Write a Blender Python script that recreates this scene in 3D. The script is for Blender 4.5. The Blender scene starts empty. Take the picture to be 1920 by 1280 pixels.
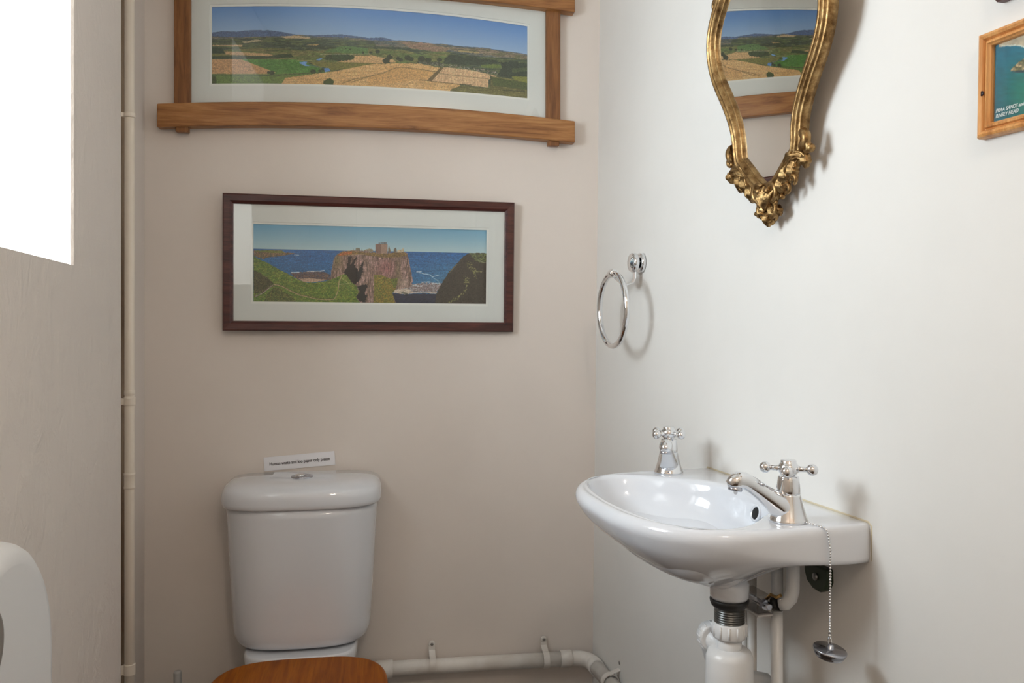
import bpy, math, random
import numpy as np
from mathutils import Vector, Matrix
random.seed(7)
D = bpy.data
scn = bpy.context.scene
col = scn.collection
PI = math.pi

# ------------------------------------------------------------------ camera, light, exposure
CAMH = 1.22                      # camera height above the floor
FPX, HZ = 1540.0, 612.0          # focal length and horizon in pixels of a 1920x1280 frame
cam = D.cameras.new('camera'); cam_o = D.objects.new('camera', cam); col.objects.link(cam_o)
cam.sensor_width = 36; cam.lens = FPX / 1920 * 36; cam.shift_y = -(640 - HZ) / 1920
cam.clip_start = 0.02
cam_o.location = (0, 0, CAMH); cam_o.rotation_euler = (PI/2, 0, 0)
scn.camera = cam_o

scn.view_settings.view_transform = 'Standard'
try: scn.view_settings.look = 'None'
except Exception: pass
scn.view_settings.gamma = 1; scn.view_settings.use_curve_mapping = False
scn.view_settings.exposure = 0.13

world = D.worlds.new('world'); scn.world = world; world.use_nodes = True
wn = world.node_tree.nodes['Background']
wn.inputs[0].default_value = (0.80, 0.90, 1.0, 1); wn.inputs[1].default_value = 0.9

# wall frames: tangent (to the right when facing the wall), into-the-wall direction
th = math.atan(FPX / 9240.0)
BT = Vector((math.cos(th), math.sin(th), 0)); BIN = Vector((-math.sin(th), math.cos(th), 0))
B0 = Vector((-395 / FPX * 2.2, 2.2, CAMH))
RT = Vector((.263, -1, 0)).normalized(); RIN = Vector((-RT.y, RT.x, 0))
C0 = Vector((.2395, 2.334, CAMH))
LT = Vector((-.237, 1, 0)).normalized(); LIN = Vector((-LT.y, LT.x, 0))
L0 = Vector((-.408, 0, CAMH))    # left wall plane passes here

def area(name, loc, target, sx, sy, power, color, spread=PI):
    l = D.lights.new(name, 'AREA'); l.shape = 'RECTANGLE'; l.size = sx; l.size_y = sy
    l.energy = power; l.color = color; l.spread = spread
    o = D.objects.new(name, l); col.objects.link(o); o.location = loc
    d = Vector(target) - Vector(loc); o.rotation_euler = d.to_track_quat('-Z', 'Y').to_euler()
    return o
# daylight arriving through the window in the left wall (lies just outside the pane)
WY0, WY1, WZ0, WZ1 = 0.84, 1.372, CAMH + .1025, CAMH + 1.02      # opening in the left wall
def lw(y, w=0.0, z=0.0):       # point on the left wall at depth y, w metres outside the wall face
    return Vector((-.408 - .237 * y, y, 0)) + LIN * w + Vector((0, 0, z))
wc = lw(1.08, .36, CAMH + .42)
area('window_daylight', wc, wc - LIN + Vector((0, .12, -.20)), .50, .62, 26, (.86, .93, 1.0))
# added fill light to lift the dim walls, out of frame overhead behind the camera
FILL_LAMP = Vector((.35, -.35, CAMH + 1.12))
pl = D.lights.new('added_fill_light', 'POINT'); pl.energy = 14.5; pl.color = (1.0, .86, .72); pl.shadow_soft_size = .09
plo = D.objects.new('added_fill_light', pl); col.objects.link(plo); plo.location = FILL_LAMP

# ------------------------------------------------------------------ helpers
def srgb(r, g, b):
    f = lambda c: (c/255/12.92) if c/255 <= .04045 else ((c/255 + .055)/1.055)**2.4
    return (f(r), f(g), f(b), 1)

class MB:
    def __init__(s): s.v = []; s.f = []; s.sm = []
    def add(s, vs, fs, smooth=False):
        k = len(s.v); s.v += [tuple(v) for v in vs]
        for f in fs: s.f.append(tuple(i + k for i in f)); s.sm.append(smooth)
        return s
    def box(s, x0, x1, y0, y1, z0, z1):
        v = [(x, y, z) for x in (x0, x1) for y in (y0, y1) for z in (z0, z1)]
        return s.add(v, [(0,1,3,2),(4,6,7,5),(0,4,5,1),(2,3,7,6),(0,2,6,4),(1,5,7,3)])
    def hexa(s, v):            # 8 points: bottom ring 0-3, top ring 4-7
        return s.add(v, [(3,2,1,0),(4,5,6,7),(0,1,5,4),(1,2,6,5),(2,3,7,6),(3,0,4,7)])
    def rings(s, rings, cap0=True, cap1=True, smooth=True, closed=False):
        n = len(rings[0]); vs = [p for r in rings for p in r]; fs = []
        m = len(rings)
        for i in range(m if closed else m - 1):
            for j in range(n):
                a = i*n + j; b = i*n + (j+1) % n; c = ((i+1) % m)*n + (j+1) % n; d = ((i+1) % m)*n + j
                fs.append((a, b, c, d))
        s.add(vs, fs, smooth)
        if not closed:
            k = len(s.v) - len(vs)
            if cap0: s.f.append(tuple(k + j for j in range(n))[::-1]); s.sm.append(False)
            if cap1: s.f.append(tuple(k + (m-1)*n + j for j in range(n))); s.sm.append(False)
        return s
    def tube(s, pts, r, n=20, cap=True, smooth=True, closed=False):
        pts = [Vector(p) for p in pts]; m = len(pts)
        rs = r if isinstance(r, (list, tuple)) else [r]*m
        rings = []; up = None
        for i, p in enumerate(pts):
            if closed: t = (pts[(i+1) % m] - pts[i-1])
            else: t = pts[min(i+1, m-1)] - pts[max(i-1, 0)]
            t.normalize()
            if up is None:
                up = Vector((0,0,1)) if abs(t.z) < .9 else Vector((1,0,0))
            up = (up - t*up.dot(t)).normalized(); sd = t.cross(up)
            rings.append([p + (up*math.cos(2*PI*k/n) + sd*math.sin(2*PI*k/n))*rs[i] for k in range(n)])
        return s.rings(rings, cap, cap, smooth, closed)
    def lathe(s, prof, o=(0,0,0), axis=(0,0,1), n=40, smooth=True):    # prof: list of (r, h)
        ax = Vector(axis).normalized(); u = ax.orthogonal().normalized(); w = ax.cross(u); o = Vector(o)
        rings = [[o + ax*h + (u*math.cos(2*PI*k/n) + w*math.sin(2*PI*k/n))*max(r, 1e-5) for k in range(n)] for r, h in prof]
        return s.rings(rings, True, True, smooth)
    def sphere(s, c, r, n=20, sc=(1,1,1)):
        c = Vector(c); rings = []
        for i in range(n//2 + 1):
            t = PI*i/(n//2); rr = max(math.sin(t), 1e-4)
            rings.append([c + Vector((r*sc[0]*rr*math.cos(2*PI*k/n), r*sc[1]*rr*math.sin(2*PI*k/n), -r*sc[2]*math.cos(t))) for k in range(n)])
        return s.rings(rings)
    def prism(s, poly, y0, y1, smooth=False):     # poly in (x,z), extruded along y (front y0, back y1)
        n = len(poly)
        vs = [(x, y0, z) for x, z in poly] + [(x, y1, z) for x, z in poly]
        fs = [tuple(range(n)), tuple(range(2*n-1, n-1, -1))]
        s.add(vs, fs)
        s.add([], [])
        k = len(s.v) - 2*n
        for i in range(n):
            j = (i+1) % n; s.f.append((k+i, k+n+i, k+n+j, k+j)); s.sm.append(smooth)
        return s
    def build(s, name, m, parent=None, bevel=0, seg=2, angle=40):
        me = D.meshes.new(name); me.from_pydata(s.v, [], s.f); me.validate()
        for p, q in zip(me.polygons, s.sm): p.use_smooth = q
        import bmesh
        bm = bmesh.new(); bm.from_mesh(me); bmesh.ops.recalc_face_normals(bm, faces=bm.faces); bm.to_mesh(me); bm.free()
        if m: me.materials.append(m)
        o = D.objects.new(name, me); col.objects.link(o)
        if parent: o.parent = parent
        if bevel:
            b = o.modifiers.new('bevel', 'BEVEL'); b.width = bevel; b.segments = seg; b.limit_method = 'ANGLE'; b.angle_limit = math.radians(angle)
            b.harden_normals = False
            for p in me.polygons: p.use_smooth = True
            w = o.modifiers.new('wn', 'WEIGHTED_NORMAL'); w.keep_sharp = True
        return o

def empty(name, loc, tang=None, inn=None, up=None):
    o = D.objects.new(name, None); col.objects.link(o); o.empty_display_size = .05
    X = tang or Vector((1,0,0)); Y = inn or Vector((0,1,0)); Z = up or Vector((0,0,1))
    m = Matrix((X, Y, Z)).transposed().to_4x4(); m.translation = Vector(loc); o.matrix_world = m
    return o
def tag(o, label=None, cat=None, group=None, kind=None):
    if label: o['label'] = label
    if cat: o['category'] = cat
    if group: o['group'] = group
    if kind: o['kind'] = kind
    return o
def BW(a, z=0, b=0): return B0 + BT*a + Vector((0,0,z)) - BIN*b
def RW(a, z=0, b=0): return C0 + RT*a + Vector((0,0,z)) - RIN*b
def ray(x, y): return Vector(((x-960)/FPX, 1, -(y-HZ)/FPX))
CAM = Vector((0, 0, CAMH))
def on_plane(P, N, x, y):
    r = ray(x, y); k = (P - CAM).dot(N) / r.dot(N); return CAM + r*k
def pxR(x, y, b):               # photo measurement -> (a, z, b) on the right wall, b metres off it
    p = on_plane(C0 - RIN*b, RIN, x, y); d = p - C0; return (d.dot(RT), d.z, b)
def pxB(x, y, b):
    p = on_plane(B0 - BIN*b, BIN, x, y); d = p - B0; return (d.dot(BT), d.z, b)

# ------------------------------------------------------------------ materials
def mat(name, color, rough=.5, metal=0, **kw):
    m = D.materials.new(name); m.use_nodes = True; b = m.node_tree.nodes['Principled BSDF']
    b.inputs['Base Color'].default_value = color if len(color) == 4 else (*color, 1)
    b.inputs['Roughness'].default_value = rough; b.inputs['Metallic'].default_value = metal
    for k, v in kw.items(): b.inputs[k.replace('_', ' ')].default_value = v
    return m
def nodes(m): return m.node_tree.nodes, m.node_tree.links, m.node_tree.nodes['Principled BSDF']
def noise(m, scale, detail=4, rough=.5, vec=None, coords='Object', sc=None, dist=0):
    N, L, _ = nodes(m); tc = N.new('ShaderNodeTexCoord'); n = N.new('ShaderNodeTexNoise')
    n.inputs['Scale'].default_value = scale; n.inputs['Detail'].default_value = detail; n.inputs['Roughness'].default_value = rough
    n.inputs['Distortion'].default_value = dist
    mp = N.new('ShaderNodeMapping'); L.new(tc.outputs[coords], mp.inputs[0])
    if sc: mp.inputs['Scale'].default_value = sc
    L.new(mp.outputs[0], n.inputs['Vector']); return n
def ramp(m, src, stops):
    N, L, _ = nodes(m); r = N.new('ShaderNodeValToRGB'); L.new(src, r.inputs[0])
    e = r.color_ramp.elements
    while len(e) < len(stops): e.new(.5)
    for el, (p, c) in zip(e, stops): el.position = p; el.color = c
    return r
def bump(m, src, strength, dist, prev=None):
    N, L, b = nodes(m); k = N.new('ShaderNodeBump'); k.inputs['Strength'].default_value = strength; k.inputs['Distance'].default_value = dist
    L.new(src, k.inputs['Height'])
    if prev: L.new(prev.outputs[0], k.inputs['Normal'])
    L.new(k.outputs[0], b.inputs['Normal']); return k

def paint(name, c, rough=.62, rough_plaster=0.0):
    m = mat(name, c, rough); N, L, b = nodes(m)
    n = noise(m, 2.2, 5, .6); d = [x*.955 for x in c[:3]] + [1]
    r = ramp(m, n.outputs[0], [(.35, tuple(d)), (.65, c)])
    L.new(r.outputs[0], b.inputs['Base Color'])
    n1 = noise(m, 260, 3); k = bump(m, n1.outputs[0], .06, .001)
    n2 = noise(m, 7, 4); k = bump(m, n2.outputs[0], .10, .010, k)
    if rough_plaster:
        n3 = noise(m, 24, 5, .6, sc=(1, 1, .55), dist=.6); rr = ramp(m, n3.outputs[0], [(.46, (0,0,0,1)), (.72, (1,1,1,1))])
        k = bump(m, rr.outputs[0], rough_plaster, .010, k)
    return m
CREAM = (.805, .735, .678, 1)
M = {}
M['wall'] = paint('cream wall paint', CREAM)
M['wall_r'] = paint('off white wall paint', (.83, .81, .775, 1))
M['wall_l'] = paint('cream paint on rough plaster', CREAM, .62, .24)
M['pipe_paint'] = mat('cream gloss pipe paint', (.80, .72, .62, 1), .32)
M['ceil'] = mat('white ceiling paint', (.82, .80, .76, 1), .8)
M['floor'] = mat('brown floor tile', (.09, .055, .035, 1), .45)
N, L, b = nodes(M['floor']); br = N.new('ShaderNodeTexBrick'); br.offset = 0
br.inputs['Scale'].default_value = 3.3; br.inputs['Mortar Size'].default_value = .012; br.inputs['Brick Width'].default_value = 1; br.inputs['Row Height'].default_value = 1
br.inputs['Color1'].default_value = (.09,.055,.035,1); br.inputs['Color2'].default_value = (.07,.045,.03,1); br.inputs['Mortar'].default_value = (.06,.05,.045,1)
tc = N.new('ShaderNodeTexCoord'); L.new(tc.outputs['Object'], br.inputs['Vector']); L.new(br.outputs[0], b.inputs['Base Color'])
M['white_gloss'] = mat('white gloss joinery', (.82, .82, .80, 1), .35)
M['ceramic'] = mat('white vitreous china', (.765, .79, .84, 1), .09, Coat_Weight=.5, Coat_Roughness=.04)
M['plastic'] = mat('white plastic', (.80, .81, .82, 1), .32)
M['plastic_old'] = mat('aged white plastic', (.78, .745, .70, 1), .38)
N, L, b = nodes(M['plastic_old']); n = noise(M['plastic_old'], 14, 5); r = ramp(M['plastic_old'], n.outputs[0], [(.3, (.66,.61,.55,1)), (.6, (.80,.77,.73,1))]); L.new(r.outputs[0], b.inputs['Base Color'])
M['chrome'] = mat('chrome', (.80, .81, .83, 1), .06, 1)
M['chrome_dark'] = mat('worn chrome', (.50, .52, .58, 1), .16, 1)
M['steel'] = mat('screw steel', (.35, .34, .33, 1), .35, 1)
M['black'] = mat('black rubber', (.015, .015, .015, 1), .4)
M['dark'] = mat('dark cavity', (.01, .009, .008, 1), .8)
M['green'] = mat('dark green enamelled bracket', (.035, .055, .03, 1), .4)
M['paper'] = mat('white paper', (.88, .88, .92, 1), .7)
M['ink'] = mat('black ink', (.03, .02, .03, 1), .6)
M['white_ink'] = mat('white print', (.80, .84, .84, 1), .6)
M['matboard'] = mat('white mount board', (.80, .81, .80, 1), .75)
M['core'] = mat('mount bevel core', (.88, .88, .86, 1), .7)
M['mirror'] = mat('silvered mirror', (.90, .91, .90, 1), 0.0, 1)
M['backing'] = mat('brown backing board', (.20, .13, .08, 1), .8)
M['copper'] = mat('brass olive', (.55, .35, .14, 1), .3, 1)
M['sealant'] = mat('yellowed sealant', (.66, .58, .42, 1), .5)
M['roll'] = mat('grey dispenser window', (.22, .20, .18, 1), .35)

def glass(name, tint=(1,1,1,1), gl=1.0):
    m = D.materials.new(name); m.use_nodes = True; nt = m.node_tree; N = nt.nodes; L = nt.links
    for x in list(N): N.remove(x)
    out = N.new('ShaderNodeOutputMaterial'); mx = N.new('ShaderNodeMixShader'); t = N.new('ShaderNodeBsdfTransparent'); g = N.new('ShaderNodeBsdfGlossy')
    t.inputs[0].default_value = tint; g.inputs['Roughness'].default_value = 0.0
    lw_ = N.new('ShaderNodeLayerWeight'); lw_.inputs['Blend'].default_value = .5
    p = N.new('ShaderNodeMath'); p.operation = 'POWER'; p.inputs[1].default_value = 5; L.new(lw_.outputs['Facing'], p.inputs[0])
    q = N.new('ShaderNodeMath'); q.operation = 'MULTIPLY_ADD'; q.inputs[1].default_value = .96*gl; q.inputs[2].default_value = .04*gl; L.new(p.outputs[0], q.inputs[0])
    L.new(q.outputs[0], mx.inputs[0]); L.new(t.outputs[0], mx.inputs[1]); L.new(g.outputs[0], mx.inputs[2]); L.new(mx.outputs[0], out.inputs[0])
    return m
M['glass'] = glass('picture glass', (.985,.995,.99,1))
M['wglass'] = glass('window glass', (.97,.985,.98,1))
M['clear'] = glass('clear plastic', (.78,.77,.76,1), 1.6)

def wood(name, dark, mid, light, axis, rough=.4, scale=1.0, knots=False):
    m = mat(name, mid, rough); N, L, b = nodes(m)
    sc = [1.0, 1.0, 1.0]; sc = [14*scale]*3; sc[axis] = 1.1*scale
    n = noise(m, 5, 8, .62, sc=tuple(sc), dist=.7)
    r = ramp(m, n.outputs[0], [(.30, dark), (.5, mid), (.72, light)])
    sc2 = [60*scale]*3; sc2[axis] = 2.2*scale
    n2 = noise(m, 8, 3, .6, sc=tuple(sc2))
    r2 = ramp(m, n2.outputs[0], [(.30, (.72,.68,.62,1)), (.55, (1,1,1,1))])
    mx = N.new('ShaderNodeMix'); mx.data_type = 'RGBA'; mx.blend_type = 'MULTIPLY'; mx.inputs[0].default_value = .75
    L.new(r.outputs[0], mx.inputs[6]); L.new(r2.outputs[0], mx.inputs[7]); L.new(mx.outputs[2], b.inputs['Base Color'])
    bump(m, n2.outputs[0], .15, .0006)
    return m
M['oak_h'] = wood('golden oak along', srgb(118,72,34), srgb(165,112,62), srgb(188,138,84), 0, .42)
M['oak_v'] = wood('golden oak upright', srgb(96,56,26), srgb(136,88,46), srgb(160,110,64), 2, .42)
M['mahog'] = wood('dark mahogany', srgb(48,22,20), srgb(78,38,34), srgb(100,54,46), 0, .35, 1.3)
M['pine'] = wood('honey pine', srgb(168,104,50), srgb(214,150,86), srgb(232,176,112), 2, .35, .8)
M['seat'] = wood('orange varnished pine', srgb(118,58,0), srgb(158,84,2), srgb(180,104,10), 1, .38, .55)
M['seat'].node_tree.nodes['Principled BSDF'].inputs['Specular IOR Level'].default_value = .18
# gilt
g = mat('antique gilt', (.40, .25, .10, 1), .32, 1); N, L, b = nodes(g)
n = noise(g, 60, 6, .7); r = ramp(g, n.outputs[0], [(.32, (.10,.05,.018,1)), (.48, (.27,.16,.065,1)), (.66, (.46,.31,.14,1))]); L.new(r.outputs[0], b.inputs['Base Color'])
n2 = noise(g, 130, 5, .7); rr = ramp(g, n2.outputs[0], [(.3, (.32,.32,.32,1)), (.7, (.58,.58,.58,1))]); L.new(rr.outputs[0], b.inputs['Roughness']); bump(g, n2.outputs[0], .25, .0012)
M['gilt'] = g
def attr_mat(name, rough=.5):
    m = mat(name, (.5,.5,.5,1), rough); N, L, b = nodes(m); a = N.new('ShaderNodeAttribute'); a.attribute_name = 'ink'; L.new(a.outputs['Color'], b.inputs['Base Color']); return m
M['print'] = attr_mat('colour photographic print', .45)

# ------------------------------------------------------------------ the room
def wall_quad(name, pts, m, thick, outward):
    mb = MB(); o = Vector(outward)*thick
    mb.hexa([pts[0], pts[1], pts[2], pts[3]] + [tuple(Vector(p) + o) for p in pts]); ob = mb.build(name, m); tag(ob, kind='structure'); return ob
CZ = CAMH + 1.25
FY = -1.15                                      # rear wall depth
corner = C0.copy(); corner.z = 0
bl = BW(-.3988 + 0, 0); bl.z = 0               # back-left corner (recess)
# find back-left corner from the photo measurement
a_, z_, _b = pxB(271, 612, 0); bl = BW(a_, 0); bl.z = 0
def P3(p, z): return (p.x, p.y, z)
lean = .0071                                    # the corner leans very slightly
c_lo = corner - BT*lean*CAMH*1.6; c_hi = corner + BT*lean*(CZ-CAMH)*1.6
rr_lo = RW(3.75, 0); rr_lo.z = 0
def lower(p): return p - BT*lean*CAMH*1.6
wall_quad('wall_back', [P3(bl - BT*.12, 0), P3(c_lo + BT*.02, 0), P3(c_hi + BT*.02, CZ), P3(bl - BT*.12, CZ)], M['wall'], .1, BIN)
# right wall (very slightly out of plumb)
p0 = C0 - RT*.02
wall_quad('wall_right', [P3(p0 - RIN*-.0 - BT*lean*CAMH*1.6, 0), P3(rr_lo - BT*lean*CAMH*1.6, 0), P3(rr_lo + BT*lean*(CZ-CAMH)*1.6, CZ), P3(p0 + BT*lean*(CZ-CAMH)*1.6, CZ)], M['wall_r'], .1, RIN)

# left wall with the window opening: local coordinates s along LT, w outward
EDGE_Y = 1.712
k = math.sqrt(1 + .237**2)
def Lp(y, w, z): p = lw(y, w); return (p.x, p.y, z)
TH = .34
mb = MB()
def lblock(y0, y1, z0, z1): mb.hexa([Lp(y0,0,z0), Lp(y1,0,z0), Lp(y1,TH,z0), Lp(y0,TH,z0), Lp(y0,0,z1), Lp(y1,0,z1), Lp(y1,TH,z1), Lp(y0,TH,z1)])
lblock(FY - .1, WY0, 0, CZ); lblock(WY0, WY1, 0, WZ0); lblock(WY0, WY1, WZ1, CZ)
# far part beside the opening ends at the pipe recess; the arris is slightly uneven
ny = 60
rng = random.Random(3)
rings = []
zs = [(0, 0), (WZ0, 0)] + [(WZ0 + (WZ1-WZ0)*i/ny, 1) for i in range(ny + 1)] + [(WZ1, 0), (CZ, 0)]
for z, inwin in zs:
    j = (rng.random() - .5)*.0022*inwin
    e_ = .004*inwin
    rings.append([Lp(WY1 + j + e_, 0, z), Lp(EDGE_Y - .006, 0, z), Lp(EDGE_Y, .006, z), Lp(EDGE_Y, TH, z), Lp(WY1 + .005*inwin, TH, z), Lp(WY1 + (.005 + j)*inwin, .0275, z), Lp(WY1 + j*.8, .0225, z), Lp(WY1 + j, e_, z)])
mb.rings(rings, smooth=False)
ob = mb.build('wall_left', M['wall_l']); tag(ob, kind='structure')
# recess side wall between the main wall and the back wall
q0 = bl + LIN*0; q1 = bl - LT*.52
wall_quad('trim_1', [P3(q1, 0), P3(q0 + LT*.05, 0), P3(q0 + LT*.05, CZ), P3(q1, CZ)], M['wall'], .25, LIN)
# strip painted brown as the shade in the gap beside the wall edge
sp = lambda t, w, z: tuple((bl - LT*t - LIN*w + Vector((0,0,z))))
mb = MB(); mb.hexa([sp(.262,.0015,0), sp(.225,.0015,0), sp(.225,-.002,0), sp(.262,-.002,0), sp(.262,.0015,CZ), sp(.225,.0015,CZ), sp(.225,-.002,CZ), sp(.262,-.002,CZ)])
st_ = mat('brown gap shade', srgb(112,92,70), .7); nn_ = noise(st_, 3.0, 5, .6, sc=(1,1,.5)); rr_ = ramp(st_, nn_.outputs[0], [(.35, srgb(96,72,46)), (.6, srgb(150,130,108))]); st_.node_tree.links.new(rr_.outputs[0], st_.node_tree.nodes['Principled BSDF'].inputs['Base Color'])
ob = mb.build('gap_shade_strip', st_); tag(ob, kind='structure')
# rear wall with a door
ra = lw(FY, 0); rb = RW(3.75, 0)
t_ = ((FY) - C0.y)/RT.y; rb = C0 + RT*t_
wall_quad('wall_rear', [(ra.x - .4, FY, 0), (rb.x + .1, FY, 0), (rb.x + .1, FY, CZ), (ra.x - .4, FY, CZ)], M['wall'], .1, (0,-1,0))
ob = MB().box(-1.6, 1.6, FY - .1, 2.75, -.1, 0).build('floor', M['floor']); tag(ob, kind='structure')
ob = MB().box(-1.6, 1.6, FY - .1, 2.75, CZ, CZ + .1).build('ceiling', M['ceil']); tag(ob, kind='structure')
# door in the rear wall (behind the camera, seen only in reflections)
dx = .62
mb = MB(); mb.box(dx - .45, dx - .39, FY, FY + .03, 0, 2.08); mb.box(dx + .39, dx + .45, FY, FY + .03, 0, 2.08); mb.box(dx - .45, dx + .45, FY, FY + .03, 2.02, 2.09)
door = MB().box(dx - .39, dx + .39, FY + .001, FY + .018, .008, 2.02).build('door_1', M['white_gloss']); tag(door, kind='structure')
mb.build('door_frame', M['white_gloss'], door, .003)
mb = MB()
for zz in (.18, .98, 1.2):
    h = {.18: .72, .98: .14, 1.2: .72}[zz]
    for s_ in (-1, 1): mb.box(dx + (.02 if s_ > 0 else -.31), dx + (.31 if s_ > 0 else -.02), FY + .018, FY + .023, zz, zz + h)
mb.build('door_panel', M['white_gloss'], door, .004)
mb = MB(); mb.lathe([(.024,0),(.024,.006),(.01,.008),(.009,.03),(.024,.038),(.028,.05),(.02,.062),(0,.065)], (dx + .33, FY + .018, 1.0), (0,1,0)); mb.build('door_knob', M['copper'], door)
# window: frame, panes
mb = MB(); z0, z1 = WZ0, WZ1; w0, w1 = .20, .26
def wbar(y0, y1, za, zb, wa=w0, wb=w1):
    mb.hexa([Lp(y0,wa,za), Lp(y1,wa,za), Lp(y1,wb,za), Lp(y0,wb,za), Lp(y0,wa,zb), Lp(y1,wa,zb), Lp(y1,wb,zb), Lp(y0,wb,zb)])
wbar(WY0, WY0 + .05, z0, z1); wbar(WY1 - .05, WY1, z0, z1); wbar(WY0, WY1, z0, z0 + .05); wbar(WY0, WY1, z1 - .05, z1)
wm = (WY0 + WY1)/2; wbar(wm - .02, wm + .02, z0, z1); wbar(WY0, WY1, (z0+z1)/2 - .012, (z0+z1)/2 + .012, .215, .245)
win = mb.build('window_1', M['white_gloss']); tag(win, kind='structure')
mb = MB()
for (ya, yb) in ((WY0 + .05, wm - .02), (wm + .02, WY1 - .05)):
    for (za, zb) in ((z0 + .05, (z0+z1)/2 - .012), ((z0+z1)/2 + .012, z1 - .05)):
        mb.hexa([Lp(ya,.228,za), Lp(yb,.228,za), Lp(yb,.232,za), Lp(ya,.232,za), Lp(ya,.228,zb), Lp(yb,.228,zb), Lp(yb,.232,zb), Lp(ya,.232,zb)])
mb.build('pane', M['wglass'], win)
# made-up lamp holder above the added fill light (out of frame)
lamp = empty('added_lamp_holder', (FILL_LAMP.x, FILL_LAMP.y, CZ)); tag(lamp, 'small white lamp holder added for the fill light, unseen overhead', 'lamp')
MB().lathe([(.05,0),(.05,-.012),(.012,-.02),(.012,-.06),(.02,-.065),(.02,-.075)], n=24).build('base', M['plastic'], lamp)
mb = MB(); mb.lathe([(.0,-.0),(.055,-.002),(.05,-.010),(.001,-.012)], (0,0,-.022), (0,0,1), 32); mb.build('reflector_cap', M['plastic'], lamp)

# ------------------------------------------------------------------ prints painted into point colours
def vnoise(x, y, seed=0):
    xi = np.floor(x).astype(np.int64); yi = np.floor(y).astype(np.int64); fx = x - xi; fy = y - yi
    def h(a, b_):
        n_ = (a*374761393 + b_*668265263 + seed*974711) & 0xffffffff
        n_ = ((n_ ^ (n_ >> 13))*1274126177) & 0xffffffff
        return ((n_ ^ (n_ >> 16)) & 0xffff)/65535.0
    fx = fx*fx*(3-2*fx); fy = fy*fy*(3-2*fy)
    return (h(xi,yi)*(1-fx) + h(xi+1,yi)*fx)*(1-fy) + (h(xi,yi+1)*(1-fx) + h(xi+1,yi+1)*fx)*fy
def fbm(x, y, o=4, seed=0):
    s_ = 0; a_ = .5
    for i in range(o): s_ = s_ + a_*vnoise(x*2**i, y*2**i, seed+i); a_ *= .5
    return s_/(1 - .5**o)
class Canvas:
    def __init__(s, X, Y): s.X = X; s.Y = Y; s.C = np.zeros(X.shape + (3,))
    def inside(s, poly, rough=0, sc=.3, seed=0):
        X, Y = s.X, s.Y
        if rough:
            X = X + (fbm(s.X*sc, s.Y*sc, 3, seed) - .5)*rough*2; Y = Y + (fbm(s.X*sc, s.Y*sc, 3, seed + 50) - .5)*rough*2
        r = np.zeros(X.shape, bool); n = len(poly)
        for i in range(n):
            x0, y0 = poly[i]; x1, y1 = poly[(i+1) % n]
            if y0 == y1: continue
            c = ((y0 > Y) != (y1 > Y)) & (X < (x1-x0)*(Y-y0)/(y1-y0) + x0); r ^= c
        return r
    def put(s, m, c, var=0, sx=.4, sy=.4, seed=1, c2=None, t=.5):
        c = np.array(c, float)
        n = fbm(s.X*sx, s.Y*sy, 4, seed)
        v = c[None,None,:] if c.ndim == 1 else c
        if c2 is not None:
            k_ = np.clip((n - t)*6 + .5, 0, 1)[..., None]; v = v*(1-k_) + np.array(c2, float)[None,None,:]*k_
        if var: v = v*np.clip(1 + (fbm(s.X*sx*2.3, s.Y*sy*2.3, 4, seed+9)[..., None] - .5)*4*var, .2, 1.8)
        s.C = np.where(m[..., None], v, s.C)
    def poly(s, p, c, rough=0, var=0, sx=.4, sy=.4, seed=1, c2=None, t=.5, sc=.3): s.put(s.inside(p, rough, sc, seed), c, var, sx, sy, seed, c2, t)
    def grain(s, m, a1, a2):
        k_ = 1 + a1*(fbm(s.X*.8, s.Y*1.3, 3, 31) - .5) + a2*(fbm(s.X*2.0, s.Y*2.4, 2, 33) - .5)
        s.C = np.where(m[..., None], s.C*k_[..., None], s.C)
    def line(s, pts, w, c, rough=0, alpha=1, seed=3):
        d = np.full(s.X.shape, 1e9)
        X = s.X + ((fbm(s.X*.5, s.Y*.5, 3, seed)-.5)*2*rough if rough else 0); Y = s.Y + ((fbm(s.X*.5, s.Y*.5, 3, seed+5)-.5)*2*rough if rough else 0)
        for (x0,y0),(x1,y1) in zip(pts[:-1], pts[1:]):
            dx_, dy_ = x1-x0, y1-y0; t_ = np.clip(((X-x0)*dx_ + (Y-y0)*dy_)/(dx_*dx_+dy_*dy_+1e-9), 0, 1)
            d = np.minimum(d, np.hypot(X-x0-t_*dx_, Y-y0-t_*dy_))
        k_ = (np.clip(w/2 - d + .35, 0, 1)*alpha)[..., None]; s.C = s.C*(1-k_) + np.array(c, float)*k_
    def blobs(s, pts, r, c, seed=5):
        for i, (x, y) in enumerate(pts):
            rr_ = r*(.7 + .6*((i*37 % 10)/10)); m = ((s.X-x)/(rr_*1.25))**2 + ((s.Y-y)/rr_)**2 < .6 + .9*fbm(s.X*.8, s.Y*.8, 2, seed+i); s.put(m, c, .35, 1.2, 1.2, seed)
def lin(C):
    C = np.clip(C/255.0, 0, 1); return np.where(C <= .04045, C/12.92, ((C+.055)/1.055)**2.4)
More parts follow.
